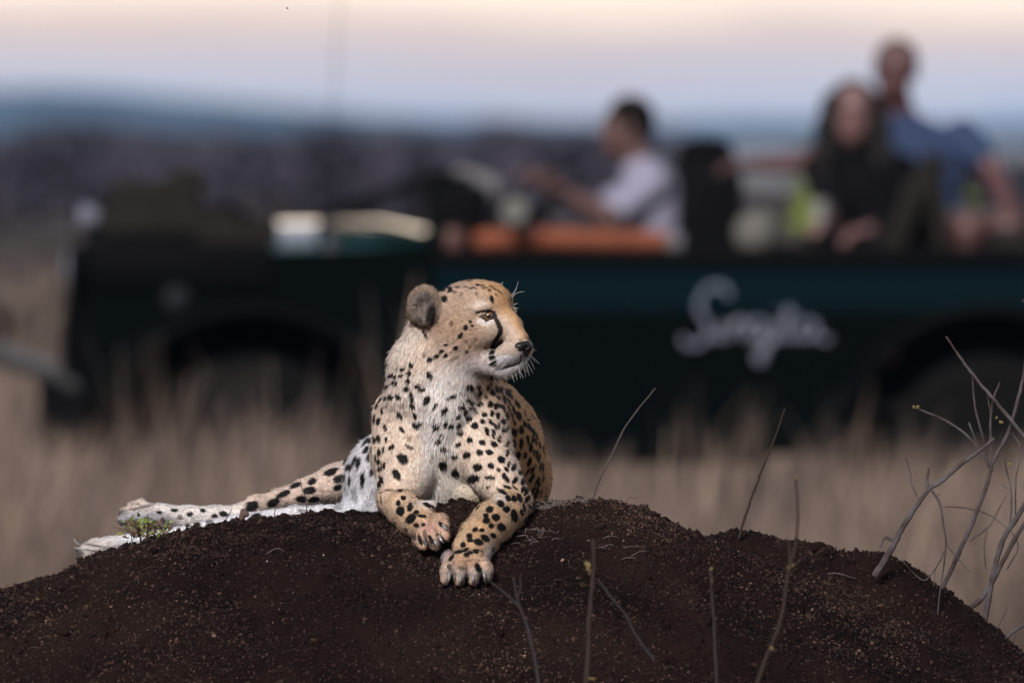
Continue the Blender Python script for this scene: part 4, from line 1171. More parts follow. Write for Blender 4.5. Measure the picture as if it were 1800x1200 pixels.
SP['D'] = (800, 760, 8.571, """590 175 50 35 -30;180 345 45 42 0;370 305 45 36 0;520 300 50 28 -10;695 405 55 42 -50;340 525 60 45 0;535 500 42 32 -45;655 560 35 22 -30;775 550 40 18 -55;270 700 85 50 15;525 680 62 22 -8;760 680 75 28 -50;790 820 60 16 -22;905 830 50 10 -40;700 880 80 22 -30;500 825 30 20 0 .8;800 985 45 28 -55;890 990 45 32 -60;975 985 60 25 -65;690 1070 50 35 -40;775 1155 45 38 0;885 170 60 22 85;1000 170 75 22 88;1100 110 60 14 -85;1170 110 50 12 -85;1220 130 50 12 -80;1140 230 60 20 88;1275 190 50 10 -80;790 300 50 18 80;955 350 55 25 80;1060 345 40 20 75;1190 300 40 12 85;1235 330 60 14 80;1270 390 60 12 80;1120 440 60 22 70;885 520 60 24 68;805 480 50 14 80;1170 560 65 16 65;1285 520 60 12 75;995 580 60 26 55;1095 590 60 16 55;1325 520 50 10 85;905 720 55 24 55;1025 730 60 24 65;1150 690 70 18 60;1240 735 60 18 65;1330 700 40 10 70;1320 600 50 8 85;1025 855 50 20 65;1080 880 60 22 65;1185 860 50 14 65;1255 800 60 16 55;1225 925 70 22 70;1300 900 60 8 75;1090 1000 60 22 60;1160 930 45 10 70;1175 1080 40 10 70;785 170 50 14 55;1330 250 50 8 -80;1360 300 50 8 -85;1040 1130 70 14 -80;1130 1110 40 10 -45;300 900 30 12 70 .7;390 990 45 22 60 .8;480 1020 30 20 30 .7""")
SP['E'] = (400, 760, 6.4286, """270 835 75 52 25;520 790 65 38 20;630 695 75 25 25;770 595 65 20 20;950 550 50 28 25;920 655 70 35 8;835 750 52 32 0;970 760 65 25 8;1165 440 80 25 22;1170 465 50 15 15;1275 520 75 38 15;1255 620 60 28 15;1355 330 55 22 30;1365 395 35 30 60;1370 290 60 10 25;1565 195 45 22 50;1610 275 50 30 60;1640 440 50 25 60;1520 540 80 20 88;1470 345 60 18 75;1430 310 50 12 65;1620 85 40 18 40;1560 100 60 12 55;1375 540 50 10 85;1430 720 75 26 -75 .5;1590 790 120 40 55 .25;325 960 55 26 10 .8;320 930 50 14 10;1245 845 45 25 0 .5;850 880 50 12 0 .6;930 830 50 15 0 .3""")
SP['F'] = (100, 740, 3.0, """800 525 25 16 90 .7;865 555 25 12 0;880 490 20 12 -20;740 545 15 12 0;700 490 13 9 10;770 470 14 8 -10;690 545 12 9 0;830 500 14 9 0;620 470 16 6 -5;540 480 14 6 -5;650 505 12 10 0 .7;1045 510 26 12 10;590 550 20 10 0 .5;560 520 14 9 0 .5""")
SP['G'] = (660, 840, 6.0, """262 345 45 36 90;365 310 38 20 65;375 425 55 36 45;430 360 25 15 15;490 398 40 12 -5;430 495 25 18 -20;505 490 15 12 0;520 600 55 14 -80 .6;690 485 30 13 -50;400 600 60 18 -70 .8;560 290 60 16 -25;1465 395 60 28 -80;1270 412 40 30 -30;1330 515 42 32 -40;1545 360 30 12 -75;1170 445 32 28 -30;1222 503 24 22 0;1050 540 25 16 30;1125 547 22 15 0;1165 392 22 15 0;990 610 26 24 0;1160 635 45 25 -30;1245 605 28 20 -50;1085 672 45 25 -15;1000 655 25 15 0;925 700 25 20 50;1060 770 25 20 0;950 755 30 12 30;880 775 40 12 10;960 808 25 18 -20;1000 785 30 12 0;985 870 25 8 0 .6;1080 945 42 22 -65;1205 330 35 30 0;800 840 34 14 50;780 935 30 16 -70 .8;905 950 16 30 90 .6;700 640 45 12 -55;470 650 60 14 -70;590 650 50 13 -60""")
SP['H'] = (660, 480, 5.0, """605 225 25 20 60;597 147 18 10 20;657 157 18 9 10;632 123 12 7 0;655 132 15 7 0;697 168 14 8 0 .7;670 440 18 12 90 .7;835 430 12 12 0;795 478 18 13 70;848 462 9 8 0;750 545 26 14 55;708 660 22 13 35;805 690 14 10 0 .8;620 630 12 8 0;580 690 18 12 30;535 735 20 14 20;475 762 20 18 90;430 715 22 16 70 .6;620 725 20 12 40;700 745 32 10 30 .5;720 690 22 8 40 .3;800 600 10 10 0 .5;880 580 12 9 0 .5;880 490 8 8 0 .5;1025 230 32 12 -75;890 180 14 9 90 .5;1000 150 15 8 -20 .8;900 105 18 5 0;960 130 25 5 10 .8;850 130 25 5 15 .8;940 108 20 5 0 .8;1050 140 20 6 -30 .7;1090 165 22 6 -45 .7;435 540 36 8 -60;1060 190 16 6 -70 .5;800 120 16 5 10 .6;755 185 16 9 60 .4;720 125 14 6 10 .8;880 135 12 5 0 .6;1020 115 20 5 -15 .7;735 800 30 8 30 .2;650 770 26 8 35 .3;830 650 12 8 20 .4;640 600 10 7 0 .4""")
SPOTS = []
for key, (ox, oy, sc, txt) in SP.items():
    for row in txt.split(";"):
        v = [float(t) for t in row.split()]
        cx, cy, a, b, ang = v[:5]; st = v[5] if len(v) > 5 else 1.0
        x, y, a, b = ox + cx / sc, oy + cy / sc, a / sc, b / sc
        i = snap(x, y)
        SPOTS.append((x, y, PX[i, 2], a, b, ang, st, VN[i].copy()))
# markings out of sight of the camera: scattered over back, rump and far side
order = rng.permutation(len(PX))[:26000]
vis = np.zeros(len(PX), bool); vis[FRONT] = True
vis &= VN[:, 1] < -0.30
PA = np.array([q[:3] for q in SPOTS]); HID = []
for i in order:
    if vis[i] or base[i, 2] > .52 or PX[i, 0] < 360: continue
    if np.min(np.linalg.norm(PA - PX[i], axis=1)) < 18: continue
    PA = np.vstack([PA, PX[i]]); HID.append((PX[i], flow[i] / (np.linalg.norm(flow[i]) + 1e-9)))
    if len(HID) > 640: break
def marks(P, N, seen):
    """strength of the black markings at points P (pixel space) with normals N"""
    out = np.zeros(len(P)); o_ = np.argsort(P[:, 0]); xs_ = P[o_, 0]
    for x, y, z, a, b, ang, st, n in SPOTS:
        R_ = 1.9 * max(a, b) + 4
        m = o_[np.searchsorted(xs_, x - R_):np.searchsorted(xs_, x + R_)]
        m = m[np.abs(P[m, 1] - y) < R_]
        q = P[m] - (x, y, z)
        cr_, sr_ = math.cos(math.radians(ang)), -math.sin(math.radians(ang))
        u = q[:, 0] * cr_ + q[:, 1] * sr_; w_ = -q[:, 0] * sr_ + q[:, 1] * cr_
        r = np.sqrt((u / (a * 1.06 + 1.1)) ** 2 + (w_ / (b * 1.06 + min(1.2, .35 * b + .3))) ** 2) + vnoise(P[m] / 4.5 + 7) * .17 + vnoise(P[m] / 1.6) * .10
        val = np.clip((1.17 - r) / .28, 0, 1) * st * ((N[m] @ n) > .1) * (np.abs(q[:, 2]) < 2.2 * max(a, b) + 9)
        out[m] = np.maximum(out[m], val)
    for c, t in HID:
        m = o_[np.searchsorted(xs_, c[0] - 16):np.searchsorted(xs_, c[0] + 16)]
        q = P[m] - c
        k_ = (np.abs(q).max(1) < 16) & ~seen[m]; m = m[k_]; q = q[k_]
        u = q @ t; r = np.sqrt((u / 9.5) ** 2 + np.maximum((q ** 2).sum(1) - u * u, 0) / 5.5 ** 2) + vnoise(P[m] / 5) * .25
        out[m] = np.maximum(out[m], np.clip((1.15 - r) / .3, 0, 1))
    return out

# colour of the coat, evaluated on the skin and again where each hair shows
def to_head(P): return (P - HC) @ HR.T
loc = to_head(PX)
inhead = (PX[:, 1] < 668) & (PX[:, 0] > 760) & (np.linalg.norm(loc, axis=1) < 150)
eyem = np.zeros(len(PX), bool)
for sd, ec in EYE:
    eyem |= np.linalg.norm(((PX - ec) @ HR.T) / (19, 16, 8.5), axis=1) < 1
def paint(PX_, VN_p, base_, seen):
    loc = to_head(PX_)
    colr = base_.copy()
    tone = fbm(PX_ / 26.0, 3)[:, None] * .05
    fine = fbm(PX_ / 5.0, 2)[:, None] * .05
    colr = colr * (1 + tone + fine)
    def lay(mask, c, amt=1.0):
        nonlocal colr
        k = (np.clip(mask, 0, 1) * amt)[:, None]
        colr = colr * (1 - k) + np.array(c) * k
    def blob(x, y, rx, ry, c, amt=1.0, soft=.5, zr=60, ang=0):
        i = snap(x, y); q = PX_ - (x, y, PX[i, 2])
        ca, sa = math.cos(math.radians(ang)), -math.sin(math.radians(ang))
        u = q[:, 0] * ca + q[:, 1] * sa; w_ = -q[:, 0] * sa + q[:, 1] * ca
        r = np.sqrt((u / rx) ** 2 + (w_ / ry) ** 2)
        lay(np.clip((1 - r) / soft + .5, 0, 1) * (np.abs(q[:, 2]) < zr), c, amt)
    nb = vnoise(PX_ / 14.0)
    # warm flank to the right, cool white chest in the middle
    lay(np.clip((PX_[:, 0] - 805) / 60, 0, 1) * np.clip((PX_[:, 2] - 5) / 60, 0, 1) * (PX_[:, 1] > 640), (.66, .40, .205), .9)
    blob(770, 800, 30, 100, WHITE, .7, .8, 80)
    blob(775, 700, 42, 50, WHITE, .8, .9, 80)
    blob(800, 850, 40, 40, (.60, .54, .46), .6, .8, 120)
    blob(870, 680, 26, 30, (.62, .43, .28), .8, .9, 80)
    # face
    def face(f, l, u, rf, rl, ru, c, amt=1.0, soft=.6, both=True):
        for sd in ((1, -1) if both else (1,)):
            r = np.sqrt(((loc[:, 0] - f) / rf) ** 2 + ((loc[:, 1] - sd * l) / rl) ** 2 + ((loc[:, 2] - u) / ru) ** 2)
            lay(np.clip((1 - r) / soft + .5, 0, 1) * (PX_[:, 1] < 675), c, amt)
    face(60, 0, 45, 60, 26, 40, (.50, .29, .14), .75, .9)
    face(98, 0, 2, 40, 11, 28, (.56, .34, .18), .75, .8)
    face(92, 22, -14, 26, 10, 16, (.55, .45, .38), .7, .9)
    face(20, 60, -15, 55, 30, 30, (.44, .29, .19), .5, .9)
    face(42, 40, 33, 17, 16, 9, (.66, .56, .48), .85, .8)
    face(58, 42, 5, 17, 12, 6, (.72, .66, .63), .9, .7)
    face(86, 30, -2, 12, 16, 22, (.62, .47, .36), .8, .8)
    face(92, 28, -46, 24, 20, 14, (.50, .39, .31), .7, .8)
    face(92, 26, -63, 26, 20, 9, (.70, .69, .73), .95, .6)
    face(80, 0, -82, 50, 34, 16, (.72, .69, .69), .95, .7)
    face(30, 40, -76, 44, 34, 20, (.66, .60, .60), .9, .8)
    face(40, 52, -58, 30, 20, 13, (.50, .37, .34), .5, .9)
    face(-15, 55, -50, 35, 30, 30, (.58, .46, .38), .6, .9)
    # ear
    inear = np.linalg.norm((PX_ - earC) / (30, 36, 40), axis=1)
    lay((inear < 1.15) * np.clip((1.15 - inear) / .3, 0, 1) * (PX_[:, 0] < 785), (.17, .14, .125), .8)
    lay((inear > .84) * (inear < 1.4) * (PX_[:, 0] < 772) * (PX_[:, 1] < 575) * (PX_[:, 1] > 495), (.25, .18, .125), .8)
    blob(757, 558, 9, 24, BLACK, .97, .5, 60, 80 - 90)  # shade low in the ear and beneath it, painted dark
    blob(748, 575, 11, 10, (.16, .11, .08), .8, .6, 50)
    blob(735, 566, 9, 7, (.03, .025, .02), .7, .6, 50)
    # paws
    for tx, ty in ((790, 1016), (812, 1020), (835, 1020), (853, 1014)):
        blob(tx + 6, ty + 3, 5, 12, (.05, .045, .05), .8, .7, 40)
    for tx in (797, 821, 844): blob(tx, 1012, 4.5, 15, (.03, .025, .025), .9, .7, 50)
    blob(822, 1034, 44, 8, (.02, .018, .02), .9, .6, 60); blob(765, 958, 26, 6, (.02, .018, .02), .8, .6, 60, -20)
    for tx, ty in ((784, 925), (771, 942), (749, 955)): blob(tx, ty, 7, 3.5, (.03, .025, .025), .85, .7, 50, -40)
    blob(735, 908, 30, 20, (.55, .34, .17), .5, .9, 80); blob(752, 928, 17, 12, (.48, .27, .24), .6, .8, 50)
    blob(850, 930, 40, 18, (.62, .36, .17), .55, .9, 90, 50); blob(822, 985, 28, 16, (.50, .30, .16), .6, .9, 60)
    blob(880, 875, 14, 12, (.74, .66, .60), .7, .8, 60)
    blob(862, 975, 9, 24, (.74, .66, .60), .7, .8, 60); blob(810, 1002, 40, 8, (.45, .36, .32), .4, .8, 60)
    blob(216, 908, 10, 13, (.03, .026, .026), .9, .6, 60); blob(246, 892, 22, 2.2, (.05, .04, .035), .85, .8, 50, 12); blob(244, 904, 20, 2.4, (.05, .04, .035), .85, .8, 50, -3); blob(246, 917, 20, 2.4, (.05, .04, .035), .85, .8, 50, -16)
    blob(330, 905, 60, 12, (.50, .46, .44), .3, .9, 60); blob(136, 972, 12, 8, (.03, .026, .026), .85, .6, 60); blob(165, 958, 24, 2.2, (.06, .05, .045), .8, .8, 50, -10); blob(165, 968, 22, 2, (.06, .05, .045), .8, .8, 50, -8)
    lay(np.clip(vnoise(PX_ / 9.0 + 3) * 1.6 - .35, 0, 1) * (PX_[:, 0] < 600), (.38, .33, .30), .35)
    pm = (PX_[:, 1] > 880) & (PX_[:, 0] > 640) & (PX_[:, 2] < -60)
    lay(np.clip(vnoise(PX_ / (4.5, 6.5, 5) + 21) * 2.0 - .3, 0, 1) * pm, (.24, .155, .105), .5)
    lay(np.clip(vnoise(PX_ / (2.2, 4.0, 2.2) + 2) * 2 - .4, 0, 1) * pm, (.78, .66, .56), .35)
    for tx, ty in ((789, 1019), (810, 1022), (833, 1022), (855, 1015)): blob(tx, ty, 4.2, 7, (.025, .02, .022), .9, .6, 40)
    for ax_, ay_, bx_ in ((800, 972, 50),): blob(822, 968, 26, 2.0, (.16, .10, .07), .6, .9, 60, 8); blob(824, 981, 24, 1.6, (.18, .11, .08), .5, .9, 60, -6)
    hm = (PX_[:, 1] < 660) & (PX_[:, 0] > 765) & (loc[:, 0] < 62) & (loc[:, 2] < 45)
    lay(np.clip(vnoise(PX_ / (5.5, 4.0, 5.5) + 11) * 2.2 - .55, 0, 1) * hm, (.22, .14, .09), .42)
    lay(np.clip(vnoise(PX_ / (2.6, 2.6, 2.6) + 4) * 2 - .4, 0, 1) * hm, (.25, .17, .12), .3)
    for tx in (788, 810, 834, 855): blob(tx, 1009, 9, 9, (.34, .29, .27), .55, .9, 50); blob(255, 915, 40, 16, (.34, .33, .35), .6, .9, 60)
    # black markings go on top, slightly broken up by hair tips
    k = marks(PX_, VN_p, seen)[:, None]
    warm = np.array((.20, .12, .07))
    colr = colr * (1 - k) + BLACK * k
    # tear line, lids, lips (both sides of the face)
    def stroke(pts, r, c=BLACK, amt=.98, zr=50, mirror=True, body_=False):
        sp = smooth_path([(p[0], p[1], 0) for p in pts], 6)
        rr = np.interp(np.linspace(0, 1, len(sp)), np.linspace(0, 1, len(pts)), [p[2] for p in pts])
        C = np.array([np.array((x, y, PX[snap(x, y), 2])) for x, y, _ in sp])
        m = np.nonzero(((PX_[:, 1] < 680) & (PX_[:, 0] > 740)) | (body_ & (PX_[:, 1] > 840) & (PX_[:, 0] < 730) & (PX_[:, 2] < 60)))[0]
        D_ = np.full(len(m), 9.0)
        for c_, r_ in zip(C, rr * r):
            D_ = np.minimum(D_, np.linalg.norm((PX_[m] - c_) * (1, 1, .5), axis=1) / r_)
        val = np.zeros(len(PX_)); val[m] = np.clip((1.25 - D_) / .4, 0, 1)
        if mirror:
            ml = loc[m] * (1, -1, 1); C2 = (C - HC) @ HR.T
            D_ = np.full(len(m), 9.0)
            for c_, r_ in zip(C2, rr * r):
                D_ = np.minimum(D_, np.linalg.norm(ml - c_, axis=1) / r_)
            val[m] = np.maximum(val[m], np.clip((1.25 - D_) / .4, 0, 1))
        lay(val, c, amt)
    px1 = lambda L: [(660 + a / 5., 480 + b / 5., r) for a, b, r in L]
    stroke(px1([(1040, 355, 3.6), (1060, 405, 3.2), (1085, 455, 3.4), (1100, 510, 3.4), (1075, 565, 3.2), (1045, 610, 3.4), (1035, 660, 3.8), (1025, 720, 4.4), (1040, 780, 4.6), (1030, 800, 3.5)]), 1.28)
    blob(866, 611, 4.6, 7, BLACK, .95, .5, 30); blob(863, 627, 4.8, 8, BLACK, .95, .5, 30); blob(865, 641, 6, 5, BLACK, .8, .7, 30)
    blob(869, 555, 5, 3.5, BLACK, .95, .5, 30)
    stroke(px1([(885, 345, 1.6), (930, 340, 2.4), (980, 336, 3.0), (1025, 345, 3.5), (1045, 375, 3.6), (1010, 402, 2.4), (960, 406, 1.7), (915, 385, 1.4)]), 1.0)
    stroke([(668, 866, 1.6), (680, 861, 1.8), (694, 862, 1.6), (708, 860, 1.0)], 1.0, (.03, .02, .015), .85, mirror=False, body_=True)  # fold at the left elbow, its crease shade painted dark
    stroke(px1([(1282, 715, 1.5), (1275, 775, 2.0), (1230, 802, 2.2), (1170, 822, 2.2), (1110, 838, 2.2), (1060, 848, 1.5)]), 1.0, (.03, .02, .02), .9)
    stroke(px1([(1205, 560, 2.0), (1190, 600, 2.0)]), 1.0, (.3, .2, .14), .4)
    stroke(px1([(1170, 240, 2.2), (1205, 300, 1.6)]), 1.0, (.20, .10, .05), .5, mirror=False)
    lay(((np.linalg.norm((PX_ - EYE[0][1]) @ HR.T / (13, 30, 5), axis=1) < 1)).astype(float), BLACK, .9)
    return np.clip(colr, .006, .8)
colr = paint(PX, VN, base, vis)

m_skin = mat("coat_skin", rough=.8, attr="col", spec=.2)
body = mesh_from("body", PW, QUADS, m_skin, CH)
set_col(body, colr)

# ---- fur
fl = np.stack([flow[:, 0], flow[:, 2], -flow[:, 1]], -1)          # to world axes
fl -= VN * np.einsum('ij,ij->i', fl, VN)[:, None]
fl /= np.linalg.norm(fl, axis=1)[:, None] + 1e-9
turn = fbm(PX / 40.0, 2) * .35
side = np.cross(VN, fl)
fl = fl * np.cos(turn)[:, None] + side * np.sin(turn)[:, None]
nofur = eyem | (np.linalg.norm((loc - (117, 0, -40)) / (15, 15, 13), axis=1) < 1)
NH = 430000
wq = QA * (~nofur[QUADS].any(1))
cen = PX[QUADS[:, 0]]
facing = VN[QUADS[:, 0], 1] < .25
boost = np.where(inhead[QUADS[:, 0]], 2.6, 1.0) * np.where(facing, 1.0, .28) * np.where(cen[:, 1] > 905, 1.3, 1) * np.where(cen[:, 2] > 250, .5, 1)
wq = wq * boost
qi = rng.choice(len(QUADS), NH, p=wq / wq.sum())
uv = rng.random((NH, 2))
w4 = np.stack([(1 - uv[:, 0]) * (1 - uv[:, 1]), uv[:, 0] * (1 - uv[:, 1]), uv[:, 0] * uv[:, 1], (1 - uv[:, 0]) * uv[:, 1]], -1)
def interp(a):
    a = a[QUADS[qi]]
    return (a * (w4[..., None] if a.ndim == 3 else w4)).sum(1)
root, hn, hf, hc, hL = interp(PW), interp(VN), interp(fl), interp(colr), interp(hlen)
hn /= np.linalg.norm(hn, axis=1)[:, None]; hf /= np.linalg.norm(hf, axis=1)[:, None] + 1e-9
earh = np.clip(1.5 - np.linalg.norm((interp(PX) - earC) / (30, 36, 30), axis=1), 0, 1)
L = hL / 1000 * rng.lognormal(0, .22, NH) * (1 + .15 * earh)
clump = vnoise(interp(PX) / 7.0)
lift = .22 + .16 * clump + rng.normal(0, .07, NH)
jit = rng.normal(0, .16, (NH, 3)) * (1 + 1.1 * earh)[:, None]
lift = lift + .25 * earh
d0 = hf + hn * np.clip(lift + .25, .12, 1)[:, None] + jit
d0 /= np.linalg.norm(d0, axis=1)[:, None]
d1 = hf + hn * np.clip(lift * .4, .0, 1)[:, None] + jit * 1.4 + np.array((0, 0, -.12)) * (hL / 20)[:, None]
d1 /= np.linalg.norm(d1, axis=1)[:, None]
p1 = root + d0 * (L * .45)[:, None]
p2 = p1 + (d0 * .4 + d1 * .6) * (L * .3)[:, None]
p3 = p2 + d1 * (L * .28)[:, None]
root = root - hn * .0006
pts = np.stack([root, p1, p2, p3], 1) - np.array(CH.location)
mid_ = Wd(p1 * .35 + p2 * .65)                 # each hair takes the colour of the coat where its visible part lies
hc = paint(mid_, hn, interp(base), interp(vis.astype(float)) > .5)
hc = hc * (1.04 + .20 * vnoise(interp(PX) / 2.6))[:, None] * rng.lognormal(0, .20, NH)[:, None] * np.exp(rng.normal(0, .35, NH) * earh)[:, None]
hc = np.clip(hc, .004, .85)
hcv = bpy.data.hair_curves.new("fur")
hcv.add_curves([4] * NH)
hcv.position_data.foreach_set("vector", pts.astype(np.float32).ravel())
rad = np.array((1.0, .85, .6, .12))[None, :] * (np.where(interp(inhead.astype(float)) > .5, .00034, .00046) * rng.lognormal(0, .15, NH))[:, None]
ra = hcv.attributes.get("radius") or hcv.attributes.new("radius", 'FLOAT', 'POINT')
ra.data.foreach_set("value", rad.astype(np.float32).ravel())
ca = hcv.attributes.new("col", 'FLOAT_COLOR', 'CURVE')
c4 = np.ones((NH, 4), np.float32); c4[:, :3] = hc
ca.data.foreach_set("color", c4.ravel())
na = hcv.attributes.new("nrm", 'FLOAT_VECTOR', 'CURVE')
hn2 = hn + hf * .15 + rng.normal(0, .12, (NH, 3)); hn2 /= np.linalg.norm(hn2, axis=1)[:, None]
na.data.foreach_set("vector", hn2.astype(np.float32).ravel())
m_fur = mat("fur", rough=.6, attr="col", spec=.10)
nt = m_fur.node_tree
an = nt.nodes.new("ShaderNodeAttribute"); an.attribute_name = "nrm"
nt.links.new(an.outputs["Vector"], nt.nodes["Principled BSDF"].inputs["Normal"])
hi = nt.nodes.new("ShaderNodeHairInfo"); mr_ = nt.nodes.new("ShaderNodeMapRange")        # root shade put into the colour, darker towards the skin
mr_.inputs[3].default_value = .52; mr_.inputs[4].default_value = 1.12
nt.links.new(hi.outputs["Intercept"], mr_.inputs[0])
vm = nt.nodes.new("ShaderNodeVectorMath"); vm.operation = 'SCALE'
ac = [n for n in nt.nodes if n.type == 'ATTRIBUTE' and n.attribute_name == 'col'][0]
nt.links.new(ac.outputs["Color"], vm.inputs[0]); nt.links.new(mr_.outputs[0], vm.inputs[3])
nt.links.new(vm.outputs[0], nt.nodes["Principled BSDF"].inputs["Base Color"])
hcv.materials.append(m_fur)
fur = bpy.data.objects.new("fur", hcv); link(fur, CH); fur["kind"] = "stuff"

# ---- eyes, nose, whiskers, claws
m_eye = bpy.data.materials.new("eye"); m_eye.use_nodes = True
eb = m_eye.node_tree.nodes["Principled BSDF"]; eb.inputs["Roughness"].default_value = .04; eb.inputs["Coat Weight"].default_value = 0
at = m_eye.node_tree.nodes.new("ShaderNodeAttribute"); at.attribute_name = "col"
m_eye.node_tree.links.new(at.outputs["Color"], eb.inputs["Base Color"])
def pw(p): return W(p[0], p[1], p[2])
for sd, ec in EYE:
    c = ec - hd(6.0, sd * 8.5, -.5)
    cw = pw(c)
    bm = bmesh.new(); bmesh.ops.create_uvsphere(bm, u_segments=64, v_segments=48, radius=.0128)
    bm.verts.index_update()
    v = np.array([q.co[:] for q in bm.verts]); f = [[q.index for q in g.verts] for g in bm.faces]; bm.free()
    g_ = hd(.58, .81 * sd, .0); gaze = np.array((g_[0], g_[2], -g_[1])); gaze /= np.linalg.norm(gaze)
    cosg = (v / np.linalg.norm(v, axis=1)[:, None]) @ gaze
    ang = np.degrees(np.arccos(np.clip(cosg, -1, 1)))
    colE = np.where(ang[:, None] < 17, np.array((.004, .003, .003)), np.where(ang[:, None] < 36, np.array((.14, .066, .030)) * (1 + .25 * vnoise(v * 900))[:, None], np.array((.03, .02, .018))))
    bulge = np.where(ang < 40, 1 + .07 * (1 - (ang / 40) ** 2), 1)
    o = mesh_from("eye", v * bulge[:, None] + cw, f, m_eye, CH); set_col(o, colE)
m_nose = mat("nose_leather", (.006, .0055, .0065), .45, bump=(900, .5, .0006), spec=.3)
NS = Sdf((-30, -30, -40), (40, 30, 30), 1.0)
NS.ell((0, 0, 0), (11, 19, 8.5), k=4)
for sd in (1, -1): NS.ell((-6, sd * 15, -4), (11, 8, 8.5), k=5)
NS.chain([(5, 0, -4, 9), (3, 0, -17, 4)], k=5)
for sd in (1, -1): NS.cut((9, sd * 8.5, -3), (5, 3.4, 2.6), k=2); NS.cut((0, sd * 23, -6), (8, 3.5, 1.6), k=2)
NS.cut((13, 0, -9), (4, .8, 10), k=1.5)
nv, nq = NS.mesh()
nvp = np.array([hp(112.5 + a, b, -37 + c) for a, b, c in nv])
nw = pw(nvp.T)
nq, _, _ = face_normals_out(nw, nq)
mesh_from("nose", nw, nq, m_nose, CH)

m_wh = mat("whisker", (.75, .73, .72), .4)
def hair_line(name, x, y, pts, r=.00031, seg=5, par=CH, m=m_wh, lift=2):
    i = snap(x, y); z = PX[i, 2]
    P = [(x, y, z + 2)] + [(x + a, y + b, z + c) for a, b, c in pts]
    sp = smooth_path(P, 4)
    w_ = W(sp[:, 0], sp[:, 1], sp[:, 2])
    MB().tube(w_, [r * (1 - .75 * t) for t in np.linspace(0, 1, len(w_))], seg).build(name, m, par)
WK = [(925, 616, 18, 0), (926, 622, 22, 16), (925, 626, 15, 22), (922, 630, 8, 24), (918, 636, 6, 26), (912, 641, 3, 24), (926, 619, 12, 8), (923, 633, 14, 22), (920, 634, 11, 26), (927, 624, 14, 12),
      (880, 618, -24, -6), (884, 622, -30, 2), (882, 627, -26, 10), (888, 630, -28, 16), (884, 634, -22, 20), (892, 634, -24, 24), (878, 630, -30, 16), (890, 640, -18, 20), (896, 626, -36, 10), (875, 624, -26, 3),
      (905, 655, 4, 12), (898, 657, 6, 14), (912, 652, 8, 12), (888, 660, 3, 9), (917, 645, 10, 9)]
for x, y, dx, dy in WK:
    dz = -14 if dx < 0 or x < 915 else 12
    hair_line("whisker", x, y, [(dx * .4 + rng.normal(0, .6), dy * .35 - 1, dz * .5), (dx, dy + abs(dx) * .05, dz)])
for x, y, P in ((899, 520, [(8, -12, -2), (12, -26, -4)]), (900, 523, [(8, -8, -3), (22, -11, -5)]), (877, 502, [(5, -4, 0), (8, -7, 0)]), (903, 540, [(5, 2, 0), (8, 1, 2)]), (903, 536, [(4, -2, 0), (7, -3, 2)])):
    hair_line("whisker", x, y, P, .00036)
m_claw = mat("claw", (.17, .155, .15), .3, coat=.3)
for x, y, z, dx, dy in ((790, 1010, -366, -2, 14), (809, 1012, -378, 0, 15), (831, 1011, -378, 2, 14), (850, 1006, -364, 4, 15),
                        (779, 925, -252, 9, 7), (772, 944, -256, 9, 11), (763, 949, -254, 8, 12), (748, 950, -242, 5, 12), (756, 893, -182, 6, 2)):
    P = smooth_path([(x, y - 2, z + 3), (x + dx * .45, y + dy * .5, z - 4), (x + dx, y + dy, z + 1)], 4)
    MB().tube(W(P[:, 0], P[:, 1], P[:, 2]), [.0036 * (1 - .85 * t ** 1.3) for t in np.linspace(0, 1, len(P))], 8).build("claw", m_claw, CH)
for x, y, z, dx, dy in ((222, 898, 318, -10, 0), (134, 957, 262, -4, -12), (138, 966, 262, -8, -5)):
    P = smooth_path([(x + 4, y, z), (x + dx * .5, y + dy * .5, z - 2), (x + dx, y + dy, z)], 4)
    MB().tube(W(P[:, 0], P[:, 1], P[:, 2]), [.003 * (1 - .85 * t) for t in np.linspace(0, 1, len(P))], 8).build("claw", m_claw, CH)
# ------------------------------------------------------------------ twigs, sprigs and litter on the mound
m_twig_grey = mat("grey_bark", (.080, .071, .076), .85, spec=.1, noise=(28, (.035, .024, .022), 1.0), bump=(300, .6, .002))
m_twig_brown = mat("brown_bark", (.033, .022, .019), .85, spec=.1, noise=(60, (.025, .018, .015), .9), bump=(300, .6, .002))
m_twig_fg = mat("weathered_bark", (.034, .029, .031), .85, spec=.1, noise=(60, (.025, .02, .02), .9), bump=(300, .6, .002))
m_twig_dark = mat("dark_twig", (.06, .046, .042), .85, noise=(60, (.035, .028, .026), .9), bump=(300, .6, .002))
m_bud = mat("yellow_bud", (.13, .095, .03), .7)
m_leafg = mat("green_leaf", (.12, .15, .022), .6, noise=(60, (.06, .08, .015), .8))
m_leafb = mat("brown_leaf", (.075, .045, .025), .7)
m_straw = mat("straw", (.12, .10, .092), .7, noise=(40, (.11, .09, .085), .8))
